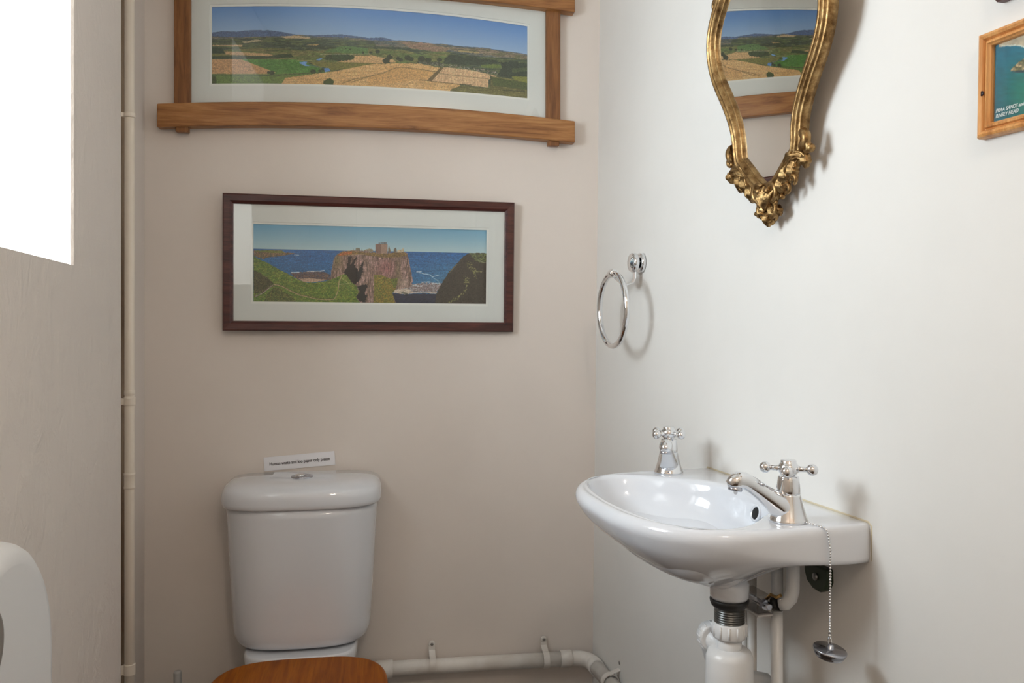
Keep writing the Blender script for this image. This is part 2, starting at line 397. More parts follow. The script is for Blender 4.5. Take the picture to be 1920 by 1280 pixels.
def print_mesh(name, nx, nz, pos, C, gain, parent):
    vs = pos.reshape(-1, 3); idx = np.arange(nx*nz).reshape(nz, nx)
    F = np.stack([idx[:-1,:-1], idx[:-1,1:], idx[1:,1:], idx[1:,:-1]], -1).reshape(-1, 4)
    me = D.meshes.new(name); me.vertices.add(len(vs)); me.vertices.foreach_set('co', vs.ravel().astype(np.float32))
    me.loops.add(F.size); me.loops.foreach_set('vertex_index', F.ravel().astype(np.int32))
    me.polygons.add(len(F)); me.polygons.foreach_set('loop_start', (np.arange(len(F))*4).astype(np.int32))
    me.update(calc_edges=True); me.validate()
    at_ = me.color_attributes.new('ink', 'FLOAT_COLOR', 'POINT')
    A = np.ones((len(vs), 4), np.float32); A[:, :3] = np.clip(lin(C).reshape(-1, 3)*gain, 0, .95); at_.data.foreach_set('color', A.ravel())
    me.materials.append(M['print']); o = D.objects.new(name, me); col.objects.link(o); o.parent = parent
    # a real sheet: give it thickness
    sm = o.modifiers.new('thickness', 'SOLIDIFY'); sm.thickness = .0004; sm.offset = -1
    return o

# traced picture content, in the units of each crop
def T(o, s_, pts): return [(o[0] + x/s_, o[1] + y/s_) for x, y in pts]
def paint_valley(X, Y):
    c = Canvas(X, Y); A = ((390,5), 6.194); Bq = ((690,15), 6.194); a = lambda p: T(*A, p); b_ = lambda p: T(*Bq, p)
    ytop = 13 + np.clip((X-398)/592, 0, 1)**2*40
    t = np.clip((Y - ytop)/52, 0, 1)[..., None]
    c.C = np.array([92,136,196.])*(1-t) + np.array([150,176,208.])*t
    sky = a([(0,348),(50,345),(180,328),(330,335),(440,322),(560,315),(640,320),(700,318),(860,338),(990,365),(1060,370),(1200,378),(1400,370),(1540,365),(1700,385),(1800,398)]) + b_([(0,345),(180,340),(290,370),(480,380),(760,412),(850,412),(1050,440),(1200,450),(1360,460),(1550,490),(1700,510),(1900,545)])
    c.poly(sky + [(1010,240),(380,240)], (78,98,136), 0, .06, .1, .3)
    # far mixed land
    far = a([(0,385),(300,400),(700,390),(1000,385),(1060,370),(1240,390),(1500,400),(1800,412)]) + b_([(0,372),(300,378),(480,384),(760,414),(860,418),(1050,444),(1200,455),(1360,464),(1550,496),(1700,516),(1900,550)])
    c.poly(far + [(1010,240),(380,240)], (84,92,92), 1, .12, .06, .5, 4, (120,112,98), .58)
    c.poly(a([(0,430),(600,400),(1200,410),(1920,440)]) + b_([(100,440),(700,470),(1300,560),(1900,600)]) + [(1010,240),(380,240)], (62,74,62), 1.2, .2, .05, .5, 8, (88,98,66), .52)
    c.poly(a([(850,395),(1000,380),(1180,400),(1190,415),(900,412)]), (178,156,124), .6)
    c.poly(a([(390,455),(560,425),(640,440),(420,470)]), (170,158,128), .8)
    c.poly(a([(50,490),(400,488),(400,508),(50,500)]), (186,160,122), .5)
    c.poly(a([(1140,490),(1300,475),(1260,500)]), (166,138,96), .5)
    c.poly(b_([(380,400),(700,405),(960,470),(880,520),(500,470)]), (150,120,104), 1, .12, .08, .6, 5, (130,112,92))
    c.poly(b_([(900,450),(1400,480),(1850,560),(1850,600),(1300,530),(1000,500)]), (132,116,100), 1, .15, .07, .7, 6, (98,98,74))
    c.poly(b_([(1050,490),(1300,510),(1280,525),(1050,505)]), (168,148,104), .5)
    # mid greens
    c.poly(a([(0,560),(700,520),(1300,560),(1480,515),(1920,520),(1920,700),(0,700)]), (96,108,62), .6, .15, .06, .4, 2, (112,108,70))
    c.poly(a([(1340,570),(1480,520),(1560,500),(1920,530),(1920,600)]), (88,118,70), .8, .1)
    c.poly(b_([(0,470),(400,480),(620,540),(860,500),(960,520),(860,640),(300,640),(0,560)]), (94,110,64), .8, .14, .07, .4, 3, (112,112,70))
    c.poly(a([(200,562),(700,590),(820,625),(200,600)]), (184,152,112), .5, .05)
    c.poly(a([(0,540),(60,515),(160,520),(200,590),(0,590)]), (46,64,46), 1, .25, .5, .5)
    c.poly(a([(0,590),(150,595),(180,625),(0,628)]), (112,112,60), .5)
    c.poly(a([(0,622),(400,618),(700,620),(820,600),(960,590),(1000,635),(700,650),(0,655)]), (50,66,44), 1, .25, .6, .6)
    c.line(a([(680,560),(900,545),(1150,550)]), 1.6, (52,66,44), 1.5)
    c.line(a([(1130,545),(1250,520),(1480,520)]), 3.0, (54,66,48), 2.0)
    c.line(a([(600,480),(900,500),(1300,505)]), 2.5, (54,68,54), 2)
    # fields near
    c.poly(a([(380,655),(1040,660),(1240,730),(1330,770),(1350,810),(800,830)]), (74,120,54), 0, .08, .1, .4, 3, (90,134,66), .6)
    c.poly(a([(0,655),(380,655),(790,812),(700,825),(0,828)]), (184,144,104), 0, .07, .05, .8, 9)
    c.poly(a([(0,825),(800,825),(1360,800),(1500,790),(900,870),(850,945),(0,945)]), (96,120,60), .5, .12)
    c.poly(a([(1180,690),(1500,690),(1920,690),(1920,720),(1600,770),(1400,790),(1250,740)]), (112,110,58), .5, .08)
    c.poly(a([(1700,615),(1920,610)]) + b_([(0,535),(160,575),(300,600),(330,630),(100,640)]) + a([(1500,688)]), (192,156,112), .5, .06)
    stub = a([(850,945),(900,870),(1100,845),(1500,790),(1750,740),(1920,710)]) + b_([(120,645),(420,640),(600,645),(830,690),(860,700),(1000,860),(1080,900),(980,935),(950,965),(0,980)]) + a([(1600,990)])
    c.poly(stub, (194,154,104), .4, .07, .04, .5, 4, (206,168,118), .55)
    c.poly(b_([(0,800),(200,752),(330,692),(440,692),(700,730),(760,750),(690,820),(600,830),(300,870),(0,900)]), (192,150,98), .3, .06, .05, .6, 7)
    c.line(b_([(-200,860),(0,798),(180,752),(330,690),(420,688),(640,715),(780,740)]), 1.5, (116,96,58), .6)
    c.line(a([(1560,935),(1700,885),(1920,845)]), 1.4, (112,92,56), .4)
    c.poly(b_([(850,690),(930,688),(1200,720),(1420,770),(1500,790),(1400,830),(1400,920),(1080,890),(740,845)]), (196,160,124), .3, .05, .6, .05, 5, (208,174,136), .5)
    c.line(b_([(820,758),(1100,790),(1400,822)]), 1.1, (110,96,70), .5)
    c.poly(b_([(840,690),(880,690),(740,845),(680,845)]), (104,88,58), .5, .1)
    c.line(b_([(600,832),(760,850),(1100,890)]), 1.6, (104,88,60), .6)
    c.poly(b_([(950,965),(980,935),(1080,900),(1420,930),(1430,790),(1500,800),(1920,860),(1920,1080)]), (96,94,56), .5, .12, .06, .5, 3, (116,112,70), .55)
    c.poly(b_([(1440,800),(1860,870),(1860,950),(1450,900)]), (72,84,48), .8, .12)
    c.line(b_([(1070,885),(1200,895)]), 2.0, (60,64,42), 1); c.line(b_([(1420,780),(1430,830)]), 2.5, (60,66,44), 1); c.line(b_([(1560,950),(1820,965)]), 2.2, (64,68,46), 1.5)
    # woods and villages
    c.poly(b_([(880,600),(930,550),(1020,540),(1150,570),(1350,590),(1500,610),(1540,640),(1400,655),(1280,660),(1050,655),(890,650)]), (50,64,50), 1.5, .3, .5, .5)
    c.poly(b_([(1310,660),(1590,650),(1540,690),(1420,700),(1320,685)]), (98,116,58), .5)
    c.poly(b_([(1540,640),(1650,620),(1850,640),(1850,800),(1680,780),(1660,820),(1500,780),(1560,700)]), (46,60,48), 1.5, .3, .5, .5)
    c.poly(b_([(1660,700),(1850,690),(1850,730),(1680,750)]), (72,84,58), .8, .2)
    c.poly(b_([(1670,790),(1850,800),(1850,870),(1700,830)]), (118,122,58), .5)
    c.poly(b_([(560,620),(830,620),(860,680),(780,660),(580,640)]), (66,72,58), 1.2, .35, .8, .8)
    rg = random.Random(5)
    for i in range(70):
        x = rg.uniform(590,880); y = 610 + (x-590)*.14 + rg.uniform(-5,35); p = b_([(x,y)])[0]; c.line([p,(p[0]+.9,p[1]+.2)], .7, rg.choice([(196,190,186),(170,150,140),(70,70,62)]))
    for i in range(150):
        x = rg.uniform(930,1500); y = 655 + (x-930)*.145 + rg.uniform(-4,34); p = b_([(x,y)])[0]; c.line([p,(p[0]+1.0,p[1]+.3)], .75, rg.choice([(214,204,198),(196,176,166),(150,120,108),(72,74,66)]))
    c.blobs(b_([(350,585),(460,575),(500,590),(380,600),(210,615),(250,570),(830,600),(620,590),(700,605)]), 4.5, (48,58,40))
    c.poly(a([(1350,660),(1370,610),(1500,590),(1620,600),(1700,620),(1690,665),(1500,680)]), (54,70,44), 1.5, .3, .5, .5)
    c.blobs(a([(1650,540),(1800,580),(1900,580),(1600,530)]), 1.6, (50,62,42))
    c.line(a([(1300,598),(1500,600),(1700,598),(1900,592)]), .8, (200,190,170), 1)
    c.blobs(b_([(30,515),(110,505)]), 3, (48,60,44))
    c.blobs(a([(700,808),(740,812),(1340,770),(1300,790),(1220,798)]), 3.5, (46,62,38)); c.blobs(a([(1370,925),(1410,922),(50,880),(70,920)]), 6, (58,74,32))
    c.line(a([(0,835),(700,842),(1000,830),(1350,802)]), 1.4, (52,72,50), .6)
    # river
    c.poly(a([(1250,660),(1310,640),(1330,650),(1290,672)]), (104,148,206)); c.poly(a([(1060,690),(1150,682),(1140,715),(1180,735),(1130,735),(1070,705)]), (104,148,206), .3)
    c.poly(a([(1345,760),(1400,758),(1425,790),(1360,803)]), (96,140,204)); c.line(a([(1150,720),(1280,742),(1360,760)]), 1.3, (80,104,120), .3)
    c.line(a([(1030,668),(1240,675)]), 1.0, (186,172,120))
    hz_ = c.inside(sky + [(1010,240),(380,240)]); c.grain(hz_, .6, .45)
    c.blobs(b_([(430,812)]), 1.8, (120,84,56))
    return c.C

def paint_coast(X, Y):
    c = Canvas(X, Y); s_ = 8.2565; A = ((470,415), s_); Bq = ((690,415), s_); a = lambda p: T(*A, p); b_ = lambda p: T(*Bq, p)
    t = np.clip((Y - 421)/47, 0, 1)[..., None]; c.C = np.array([92,148,182.])*(1-t) + np.array([168,192,200.])*t
    t = np.clip((Y - 467)/60, 0, 1)[..., None]; seac = np.array([34,92,150.])*(1-t) + np.array([40,100,148.])*t
    w = (fbm(X*.10, Y*.9, 4, 2)[..., None] - .5)*.34 + 1
    c.C = np.where((Y > 467 + (X-475)*.0065)[..., None], seac*w, c.C)
    k_ = np.clip((X - 760)/90, 0, 1)[..., None]*np.clip((Y-475)/50, 0, 1)[..., None]; c.C = np.where((Y > 468.5)[..., None], c.C*(1-k_*.6) + np.array([92,130,150.])*k_*.6*w, c.C)
    # headland far left
    c.poly(a([(40,455),(330,448),(480,455),(520,478),(680,492),(560,520),(220,570),(200,590),(40,540)]), (128,100,74), 1, .2, .8, .3, 3, (92,84,64))
    c.poly(a([(40,462),(100,452),(480,455),(520,490),(330,492),(200,480)]), (104,112,52), .6, .15)
    c.line(a([(670,515),(740,520)]), .9, (210,222,230))
    # rocks and surf, bay
    c.poly(a([(600,800),(900,765),(1130,770),(1240,830),(1330,800),(1420,850),(1180,900),(850,930),(700,880)]), (74,70,82), 1.5, .3, .5, .6, 3, (104,82,74))
    c.poly(a([(740,885),(900,870),(1180,895),(1000,930),(830,935)]), (170,142,122), .6)
    c.line(a([(620,790),(740,785)]), 1.8, (214,222,232), .6); c.line(a([(870,765),(1040,762),(1130,750)]), 1.6, (220,228,236), .8)
    # surf right
    c.line(b_([(750,755),(820,750)]), 1.8, (196,214,226), .5); c.line(b_([(800,770),(960,800),(990,830),(1090,800)]), 1.2, (204,222,230), .5); c.line(b_([(1000,840),(1080,890),(1110,930)]), .9, (190,208,216), .8); c.line(b_([(680,682),(750,684)]), .7, (160,186,200), .5)
    c.poly(b_([(600,960),(850,930),(1100,925),(1140,930),(1080,1060),(600,1060)]), (128,112,112), 2, .3, .5, .8, 6, (160,160,166), .6)
    for q in ([(830,915),(960,905)], [(1000,925),(1110,935)], [(690,965),(830,978)]): c.line(b_(q), 1.6, (200,212,218), 1.2)
    c.poly(b_([(380,1030),(600,1010),(700,1070),(1060,1065),(1060,1092),(900,1080),(680,1090),(560,1105),(400,1085)]), (192,176,164), .5, .06)
    c.poly(b_([(500,1075),(560,1068),(620,1095),(560,1102)]), (100,100,84), .4)
    c.poly(b_([(360,1090),(560,1102),(850,1090),(1060,1095),(1050,1260),(340,1260)]), (42,46,66), .5, .12, .1, .6, 4)
    # right headland
    c.poly(b_([(1030,1260),(1060,1080),(1120,960),(1240,760),(1420,560),(1480,500),(1560,455),(1860,450),(1860,1260)]), (62,56,50), .8, .10, .2, .2)
    c.poly(b_([(1560,458),(1860,452),(1860,590),(1740,595),(1660,570)]), (104,112,70), 1.0, .3, .7, .7, 5, (64,66,50))
    c.line(b_([(1700,560),(1780,600),(1840,600)]), .8, (180,180,160), .5)
    rg = random.Random(11)
    for q, w_, n_ in (([(1560,620),(1600,680),(1640,740),(1640,830)], 48, 60), ([(1620,720),(1740,740)], 30, 16), ([(1500,850),(1540,890),(1510,940)], 42, 40), ([(1530,950),(1500,1040),(1420,1120)], 16, 30), ([(1430,1110),(1340,1180),(1240,1225)], 26, 44)):
        for _ in range(n_):
            k0 = rg.randrange(len(q)-1); t_ = rg.random(); x = q[k0][0]*(1-t_) + q[k0+1][0]*t_ + rg.gauss(0, w_*.45); y = q[k0][1]*(1-t_) + q[k0+1][1]*t_ + rg.gauss(0, w_*.45)
            p = b_([(x, y)])[0]; c.line([p, (p[0] + rg.uniform(-1,1), p[1] + rg.uniform(-.8,.8))], rg.uniform(.7,1.5), rg.choice([(150,150,92),(120,124,74),(98,104,62),(168,164,116)]))
    c.line(b_([(1250,770),(1370,630)]), 1.0, (150,146,124), .5)
    # stack of rock with the ruin
    rock = a([(1240,890),(1240,760),(1270,610),(1300,530),(1340,490),(1420,450),(1560,435),(1920,440)]) + b_([(0,460),(120,475),(290,475),(400,460),(550,450),(600,470),(640,640),(690,900),(650,990),(520,1015),(400,1030),(360,1090),(440,1260)]) + a([(1600,1260),(1600,960)])
    c.poly(rock, (124,96,90), .8, .0)
    m = c.inside(rock, .8)
    st = fbm(X*.55, Y*.10, 4, 12)[..., None]; st2 = fbm(X*1.0, Y*.22, 3, 15)[..., None]
    base = np.array([108,86,76.]) + (np.array([170,138,132.]) - np.array([108,86,76.]))*np.clip((st-.3)*2.4, 0, 1)
    base = base*(.55 + .8*st2)
    red = np.exp(-((X-723)/18)**2 - ((Y-500)/18)**2)[..., None]; base = base*(1-red*.5) + np.array([138,78,84.])*red*.5*(.6 + .8*st2)
    pale = np.exp(-((X-757)/9)**2 - ((Y-528)/9)**2)[..., None]; base = base*(1-pale*.6) + np.array([178,158,144.])*pale*.6
    gl_ = np.exp(-((X-632)/9)**2 - ((Y-487)/16)**2)[..., None]; base = base*(1-gl_*.6) + np.array([98,96,56.])*gl_*.6
    gl_ = np.exp(-((X-746)/5)**2 - ((Y-510)/26)**2)[..., None]; base = base*(1-gl_*.5) + np.array([110,104,76.])*gl_*.5
    c.C = np.where(m[..., None], base, c.C)
    # dark clefts
    dk = (22,20,26)
    for q in ([(1500,540),(1560,520),(1530,640),(1560,700),(1560,930),(1500,860),(1430,780),(1480,700)], [(1560,620),(1620,530),(1640,540),(1600,640),(1660,760),(1700,650),(1740,600),(1730,760),(1680,900),(1600,965),(1540,920),(1520,700)], [(1640,990),(1720,960),(1810,960),(1760,1080),(1790,1130),(1770,1240),(1680,1220),(1620,1150),(1680,1080)]): c.poly(a(q), dk, 2.2, .3, .8, .8, sc=.5)
    # top turf
    c.poly(a([(1340,500),(1420,455),(1560,438),(1770,470),(1920,462)]) + b_([(120,478),(300,478),(420,460),(560,455),(600,500),(480,530),(250,540),(50,520)]) + a([(1740,495),(1560,505),(1330,525)]), (132,104,56), .8, .25, .5, .8, 6, (106,84,56))
    c.poly(a([(1340,500),(1460,460),(1560,450),(1560,490),(1360,520)]), (160,92,52), .8, .25)
    c.line(a([(1560,505),(1740,492)]), .9, (176,150,128))
    # ruin
    c.poly(b_([(105,335),(200,330),(292,335),(296,470),(200,480),(110,470)]), (150,122,108), .2, .10, 1, 1)
    c.poly(b_([(105,335),(195,332),(192,478),(110,468)]), (120,92,84), .2, .1, 1, 1)
    for x in (165,195,215,240,268): c.poly(b_([(x-9,335),(x-8,305),(x+6,305),(x+8,335)]), (84,72,74))
    c.poly(b_([(300,470),(305,400),(318,355),(330,400),(340,420),(345,462)]), (108,96,84), .3, .15); c.poly(b_([(385,465),(390,410),(415,385),(435,412),(435,460)]), (104,94,84), .3, .1); c.poly(b_([(440,460),(445,420),(520,410),(525,390),(545,390),(548,450)]), (176,162,136), .4, .2)
    c.poly(a([(1610,440),(1620,400),(1680,395),(1690,440)]), (112,108,96), .3, .15); c.poly(a([(1740,440),(1750,425),(1830,405),(1880,415),(1890,440)]), (140,130,108), .4, .15); c.line(a([(1583,410),(1583,440)]), .8, (96,92,84)); c.line(a([(1712,410),(1712,440)]), .8, (96,92,84)); c.poly(b_([(0,460),(10,420),(50,405),(70,460)]), (128,120,104), .3, .2)
    # ochre slope
    c.poly(b_([(80,810),(200,810),(330,860),(400,880),(460,880),(420,1040),(370,1090),(430,1260),(80,1260),(90,1000)]), (132,112,48), .8, .22, .4, .4, 3, (104,104,44))
    c.poly(b_([(350,870),(450,850),(440,960),(400,1010)]), (96,104,44), 1, .2)
    # grass
    grass = a([(40,540),(100,580),(250,640),(430,740),(560,800),(700,880),(830,935),(1000,940),(1180,910),(1330,850),(1430,800),(1470,810),(1560,930),(1640,990),(1670,1080),(1620,1150),(1700,1260),(40,1260)])
    c.poly(grass, (84,110,44), .6, .22, .35, .5, 3, (112,124,52), .52)
    c.poly(a([(40,760),(130,800),(300,900),(350,960),(200,1080),(60,1130),(40,1100)]), (84,78,48), 1.5, .4, .6, .6, 8, (58,60,36))
    c.poly(a([(200,1260),(250,1120),(350,1010),(450,1030),(520,1100),(620,1130),(700,1260)]), (66,80,38), 2, .4, .6, .6, 5, (98,98,48))
    c.line(a([(60,1165),(150,1120),(250,1040),(350,985)]), 3.0, (84,66,56), .6); c.line(a([(70,1160),(180,1110),(330,990)]), 1.4, (168,158,146), .6)
    path = a([(350,975),(430,985),(520,1020),(620,1075),(760,1135),(900,1165),(1000,1190),(1150,1200),(1280,1195),(1310,1160),(1350,1050),(1360,930),(1400,830)])
    c.line([(x, y-1.2) for x, y in path[:9]], 1.4, (62,66,40), .5); c.line(path, 1.9, (168,142,112), .5); c.line(a([(1395,860),(1500,930)]), .9, (176,166,122)); c.line(a([(1370,965),(1550,938)]), 1.0, (188,178,136))
    c.grain(c.Y > 470, .55, .65)
    return c.C

def paint_bay(X, Y):            # X, Y in units of the crop (640x1280), continued to the right
    c = Canvas(X, Y)
    t = np.clip((Y - 400)/600, 0, 1)[..., None]; c.C = np.array([22,112,140.])*(1-t) + np.array([8,92,112.])*t
    g_ = np.exp(-((X-600)/170)**2 - ((Y-800)/260)**2)[..., None]; c.C = c.C*(1-g_*.7) + np.array([10,128,92.])*g_*.7
    c.C = c.C*(1 + (fbm(X*.02, Y*.05, 4, 3)[..., None]-.5)*.25)
    c.poly([(380,400),(380,375),(500,300),(640,220),(1600,-100),(1600,200),(900,420),(640,440),(600,400),(520,385)], (198,182,156), 10, .08, .01, .01, 3, None, .5, .01)
    c.poly([(380,370),(480,300),(640,250),(1600,-160),(380,-160)], (96,116,70), 12, .2, .02, .02, 4, (128,120,84), .5, .01)
    c.line([(400,395),(520,388),(600,402),(640,440),(900,425)], 10, (222,226,214), 8)
    c.poly([(480,610),(520,560),(600,490),(640,460),(900,360),(1500,420),(1500,760),(900,640),(640,610),(560,615)], (176,150,112), 12, .3, .03, .03, 5, (110,104,66), .52, .01)
    c.poly([(480,615),(640,590),(900,640),(900,670),(640,625)], (46,62,72), 5)
    return c.C

# ------------------------------------------------------------------ picture builders
def mitred(name, m, parent, x0, x1, z0, z1, prof, m2=None):
    """closed mitred moulding; prof = list of (inset from outer edge, depth off the wall); four sides as one mesh"""
    mb = MB(); rings = []
    for cx, cz, sx, sz in ((x0,z0,1,1),(x1,z0,-1,1),(x1,z1,-1,-1),(x0,z1,1,-1)):
        rings.append([(cx + sx*i, -d, cz + sz*i) for i, d in prof])
    n = len(prof)
    if m2 is None:
        mb.rings(rings, closed=True, smooth=False); return mb.build(name, m, parent)
    # rails and stiles separately so that the grain follows each piece
    for (i, j, mm, nm) in ((0,1,m,'rail'),(1,2,m2,'stile'),(2,3,m,'rail'),(3,0,m2,'stile')):
        q = MB(); q.rings([rings[i], rings[j]], smooth=False); q.build(nm, mm, parent)
def board_with_hole(name, m, parent, x0, x1, z0, z1, hx0, hx1, hz, y0, y1, inset=.0):
    """mount board with a (possibly arched) opening; hz(x)->(bottom, top)"""
    mb = MB(); nx = 40; xs = [hx0 + (hx1-hx0)*i/nx for i in range(nx+1)]
    hole = [(x, hz(x)[0]) for x in xs] + [(x, hz(x)[1]) for x in reversed(xs)]
    def strip(a, b_):
        mb.hexa([(a[0][0],y0,a[0][1]),(b_[0][0],y0,b_[0][1]),(b_[0][0],y1,b_[0][1]),(a[0][0],y1,a[0][1]),(a[1][0],y0,a[1][1]),(b_[1][0],y0,b_[1][1]),(b_[1][0],y1,b_[1][1]),(a[1][0],y1,a[1][1])])
    strip(((x0,z0),(x0,z1)), ((hx0,z0),(hx0,z1))); strip(((hx1,z0),(hx1,z1)), ((x1,z0),(x1,z1)))
    for a, b_ in zip(xs[:-1], xs[1:]):
        strip(((a,z0),(a,hz(a)[0])), ((b_,z0),(b_,hz(b_)[0]))); strip(((a,hz(a)[1]),(a,z1)), ((b_,hz(b_)[1]),(b_,z1)))
    return mb.build(name, m, parent)

# dark mahogany framed coastal print
P = empty('framed_picture', BW(.1885, .1660, .002), BT, BIN)
tag(P, 'dark mahogany framed panoramic photo of a ruin on a sea cliff', 'picture')
hw, hh = .3845, .1785
P.matrix_world = P.matrix_world @ Matrix.Translation((0,-.0115,0)) @ Matrix.Rotation(.0055, 4, 'Y') @ Matrix.Rotation(math.radians(.9), 4, 'Z') @ Matrix.Rotation(math.radians(1.6), 4, 'X')
mitred('frame', M['mahog'], P, -hw, hw, -hh, hh, [(0,.0),(0,.017),(.0035,.0205),(.018,.0195),(.0225,.016),(.0255,.014),(.0262,.0085),(.0262,.0)])
MB().box(-hw+.004, hw-.004, -.003, 0, -hh+.004, hh-.004).build('backing_board', M['backing'], P)
cx0, cx1, cz0, cz1 = -.309, .309, -.1015, .1015
board_with_hole('mount_board', M['matboard'], P, -hw+.02, hw-.02, -hh+.02, hh-.02, cx0-.006, cx1+.006, lambda x: (cz0-.006, cz1+.006), -.0085, -.0065)
board_with_hole('inner_mount', M['core'], P, -hw+.02, hw-.02, -hh+.02, hh-.02, cx0, cx1, lambda x: (cz0, cz1), -.0064, -.0048)
nx, nz = 640, 212
gx = np.linspace(cx0-.004, cx1+.004, nx); gz = np.linspace(cz0-.004, cz1+.004, nz); GX, GZ = np.meshgrid(gx, gz)
# content coordinates
u = (GX-cx0)/(cx1-cx0); v = (cz1-GZ)/(cz1-cz0)
per = u*1.0/(1 + .055*(1-u))                     # slight foreshortening of the traced content
Xp = 474.5 + (911-474.5)*(u + .024*u*(1-u)*2)
Yp = (421 + 6*u) + v*((565) - (421 + 6*u))
print_mesh('photo_print', nx, nz, np.stack([GX, np.full_like(GX, -.0040), GZ], -1), paint_coast(Xp, Yp), 1.3, P)
MB().box(-hw+.023, hw-.023, -.0118, -.0105, -hh+.023, hh-.023).build('glass_pane', M['glass'], P)

# wide oak framed panorama with arched rails
P = empty('framed_picture', BW(.1935, .572, .002), BT, BIN)
tag(P, 'wide golden oak frame with arched rails round a photo of farmland and river', 'picture')
def arch(x, rise): return rise*(1 - (x/.55)**2)
Wd = .5507
def rail(name, zt, zb, rt, rb, front, back=.002):
    n = 48; xs = [-Wd + 2*Wd*i/n for i in range(n+1)]
    mb = MB(); rings = []
    for x in xs: rings.append([(x, -front, zb + arch(x, rb)), (x, -back, zb + arch(x, rb)), (x, -back, zt + arch(x, rt)), (x, -front, zt + arch(x, rt))])
    mb.rings(rings, smooth=False); return mb.build(name, M['oak_h'], P, .003, 2, 50)
rail('bottom_rail', 0, -.0605, .0225, .0195, .035)
rail('top_rail', .365, .3025, .024, .021, .035)
for x in (-.4915, .4915):
    q = MB().box(x-.0205, x+.0205, -.021, -.002, -.02, .33); q.build('post', M['oak_v'], P, .002)
    q = MB().box(x-.016, x+.016, -.027, -.006, -.069, -.045); q.build('peg', M['oak_v'], P, .002)
    q = MB().box(x-.016, x+.016, -.027, -.006, .355, .375); q.build('peg', M['oak_v'], P, .002)
MB().box(-.475, .475, -.004, -.001, .0, .34).build('backing_board', M['backing'], P)
ptop = lambda x: .2655 + .0205*(1-(x/.42)**2); pbot = lambda x: .0645 + .0130*(1-(x/.42)**2)
board_with_hole('mount_board', M['matboard'], P, -.474, .474, .0, .338, -.4265, .4265, lambda x: (pbot(x)-.006, ptop(x)+.006), -.0095, -.0075)
board_with_hole('inner_mount', M['core'], P, -.474, .474, .0, .338, -.4205, .4205, lambda x: (pbot(x), ptop(x)), -.0074, -.0058)
nx, nz = 820, 210
gx = np.linspace(-.4235, .4235, nx); tt = np.linspace(-.02, 1.02, nz); GX, TT = np.meshgrid(gx, tt)
top = .2655 + .0205*(1-(GX/.42)**2); bot = .0645 + .0130*(1-(GX/.42)**2); GZ = bot + (top-bot)*TT
PX = B0.x + BT.x*(.1935 + GX) + .008*-BIN.x; PY = B0.y + BT.y*(.1935 + GX) - .008*BIN.y; PZ = .572 + GZ
Xp = 960 + FPX*PX/PY; Yp = HZ - FPX*PZ/PY
print_mesh('photo_print', nx, nz, np.stack([GX, np.full_like(GX, -.0050), GZ], -1), paint_valley(Xp, Yp), 1.25, P)
MB().box(-.4712, .4712, -.0130, -.0115, .0, .335).build('glass_pane', M['glass'], P)

# pine framed bay picture on the right wall
def pine_frame(a0, z0, w, h, label, roll=0, content=True):
    P = empty('framed_picture', RW(a0, z0, -.003), RT, RIN)      # origin: lower corner nearest the basin
    P.matrix_world = P.matrix_world @ Matrix.Rotation(roll, 4, 'Y')
    tag(P, label, 'picture')
    mitred('frame', M['pine'], P, 0, w, 0, h, [(0,.0),(0,.010),(.0015,.0140),(.0045,.0155),(.0075,.0140),(.0095,.0100),(.0105,.0096),(.0118,.0132),(.0142,.0138),(.0155,.0115),(.0170,.0100),(.0176,.0075),(.0176,.0)])
    MB().box(.004, w-.004, -.004, -.0005, .004, h-.004).build('backing_board', M['backing'], P)
    return P
P = pine_frame(1.3590, .2315, .30, .1280, 'honey pine framed photo of turquoise bay, cut by the right edge', .022)
nx, nz = 260, 110
gx = np.linspace(.015, .285, nx); gz = np.linspace(.015, .112, nz); GX, GZ = np.meshgrid(gx, gz)
ca, sa = math.cos(.022), math.sin(.022)
la = 1.3590 + GX*ca + GZ*sa*0; lz = .2315 + GZ - GX*sa
ex = C0.x + RT.x*la - RIN.x*.008; ey = C0.y + RT.y*la - RIN.y*.008
Xp = 960 + FPX*ex/ey; Yp = HZ - FPX*lz/ey
print_mesh('photo_print', nx, nz, np.stack([GX, np.full_like(GX, -.0050), GZ], -1), paint_bay((Xp-1780)*4.571, Yp*4.571), 1.0, P)
MB().box(.0178, .2822, -.0072, -.0062, .0178, .1092).build('glass_pane', M['glass'], P)
# dark knot in the side moulding
q = MB(); q.lathe([(.0001,.0),(.0032,.0),(.0032,.0004),(.0001,.0005)], (.0078, -.0141, .0545), (0,-1,0), n=16); q.build('knot', mat('dark wood knot', srgb(38,20,26), .4), P)
def text(body, size, m, parent, loc, rot, name='lettering', extrude=.0001, shear=0, bold=0, sx=1):
    cu = D.curves.new(name, 'FONT'); cu.body = body; cu.size = size; cu.extrude = extrude; cu.shear = shear; cu.offset = bold
    t_ = D.objects.new('tmp', cu); col.objects.link(t_)
    dg = bpy.context.evaluated_depsgraph_get(); me = D.meshes.new_from_object(t_.evaluated_get(dg)); D.objects.remove(t_)
    me.materials.clear(); me.materials.append(m); o = D.objects.new(name, me); col.objects.link(o)
    o.parent = parent; o.location = loc; o.rotation_euler = rot; o.scale = (sx, 1, 1); return o
text('PRAA SANDS and', .0062, M['white_ink'], P, (.0205, -.0056, .0285), (PI/2,0,0), shear=.25, bold=.00012, sx=.86)
text('RINSEY HEAD', .0062, M['white_ink'], P, (.0205, -.0056, .0222), (PI/2,0,0), shear=.25, bold=.00012, sx=.86)
P2 = pine_frame(1.3865, .3912, .28, .20, 'framed picture above the turquoise bay photo, only its lower corner showing', .0)
for ch in P2.children:
    if ch.name.startswith('frame'): ch.data.materials.clear(); ch.data.materials.append(M['mahog'])
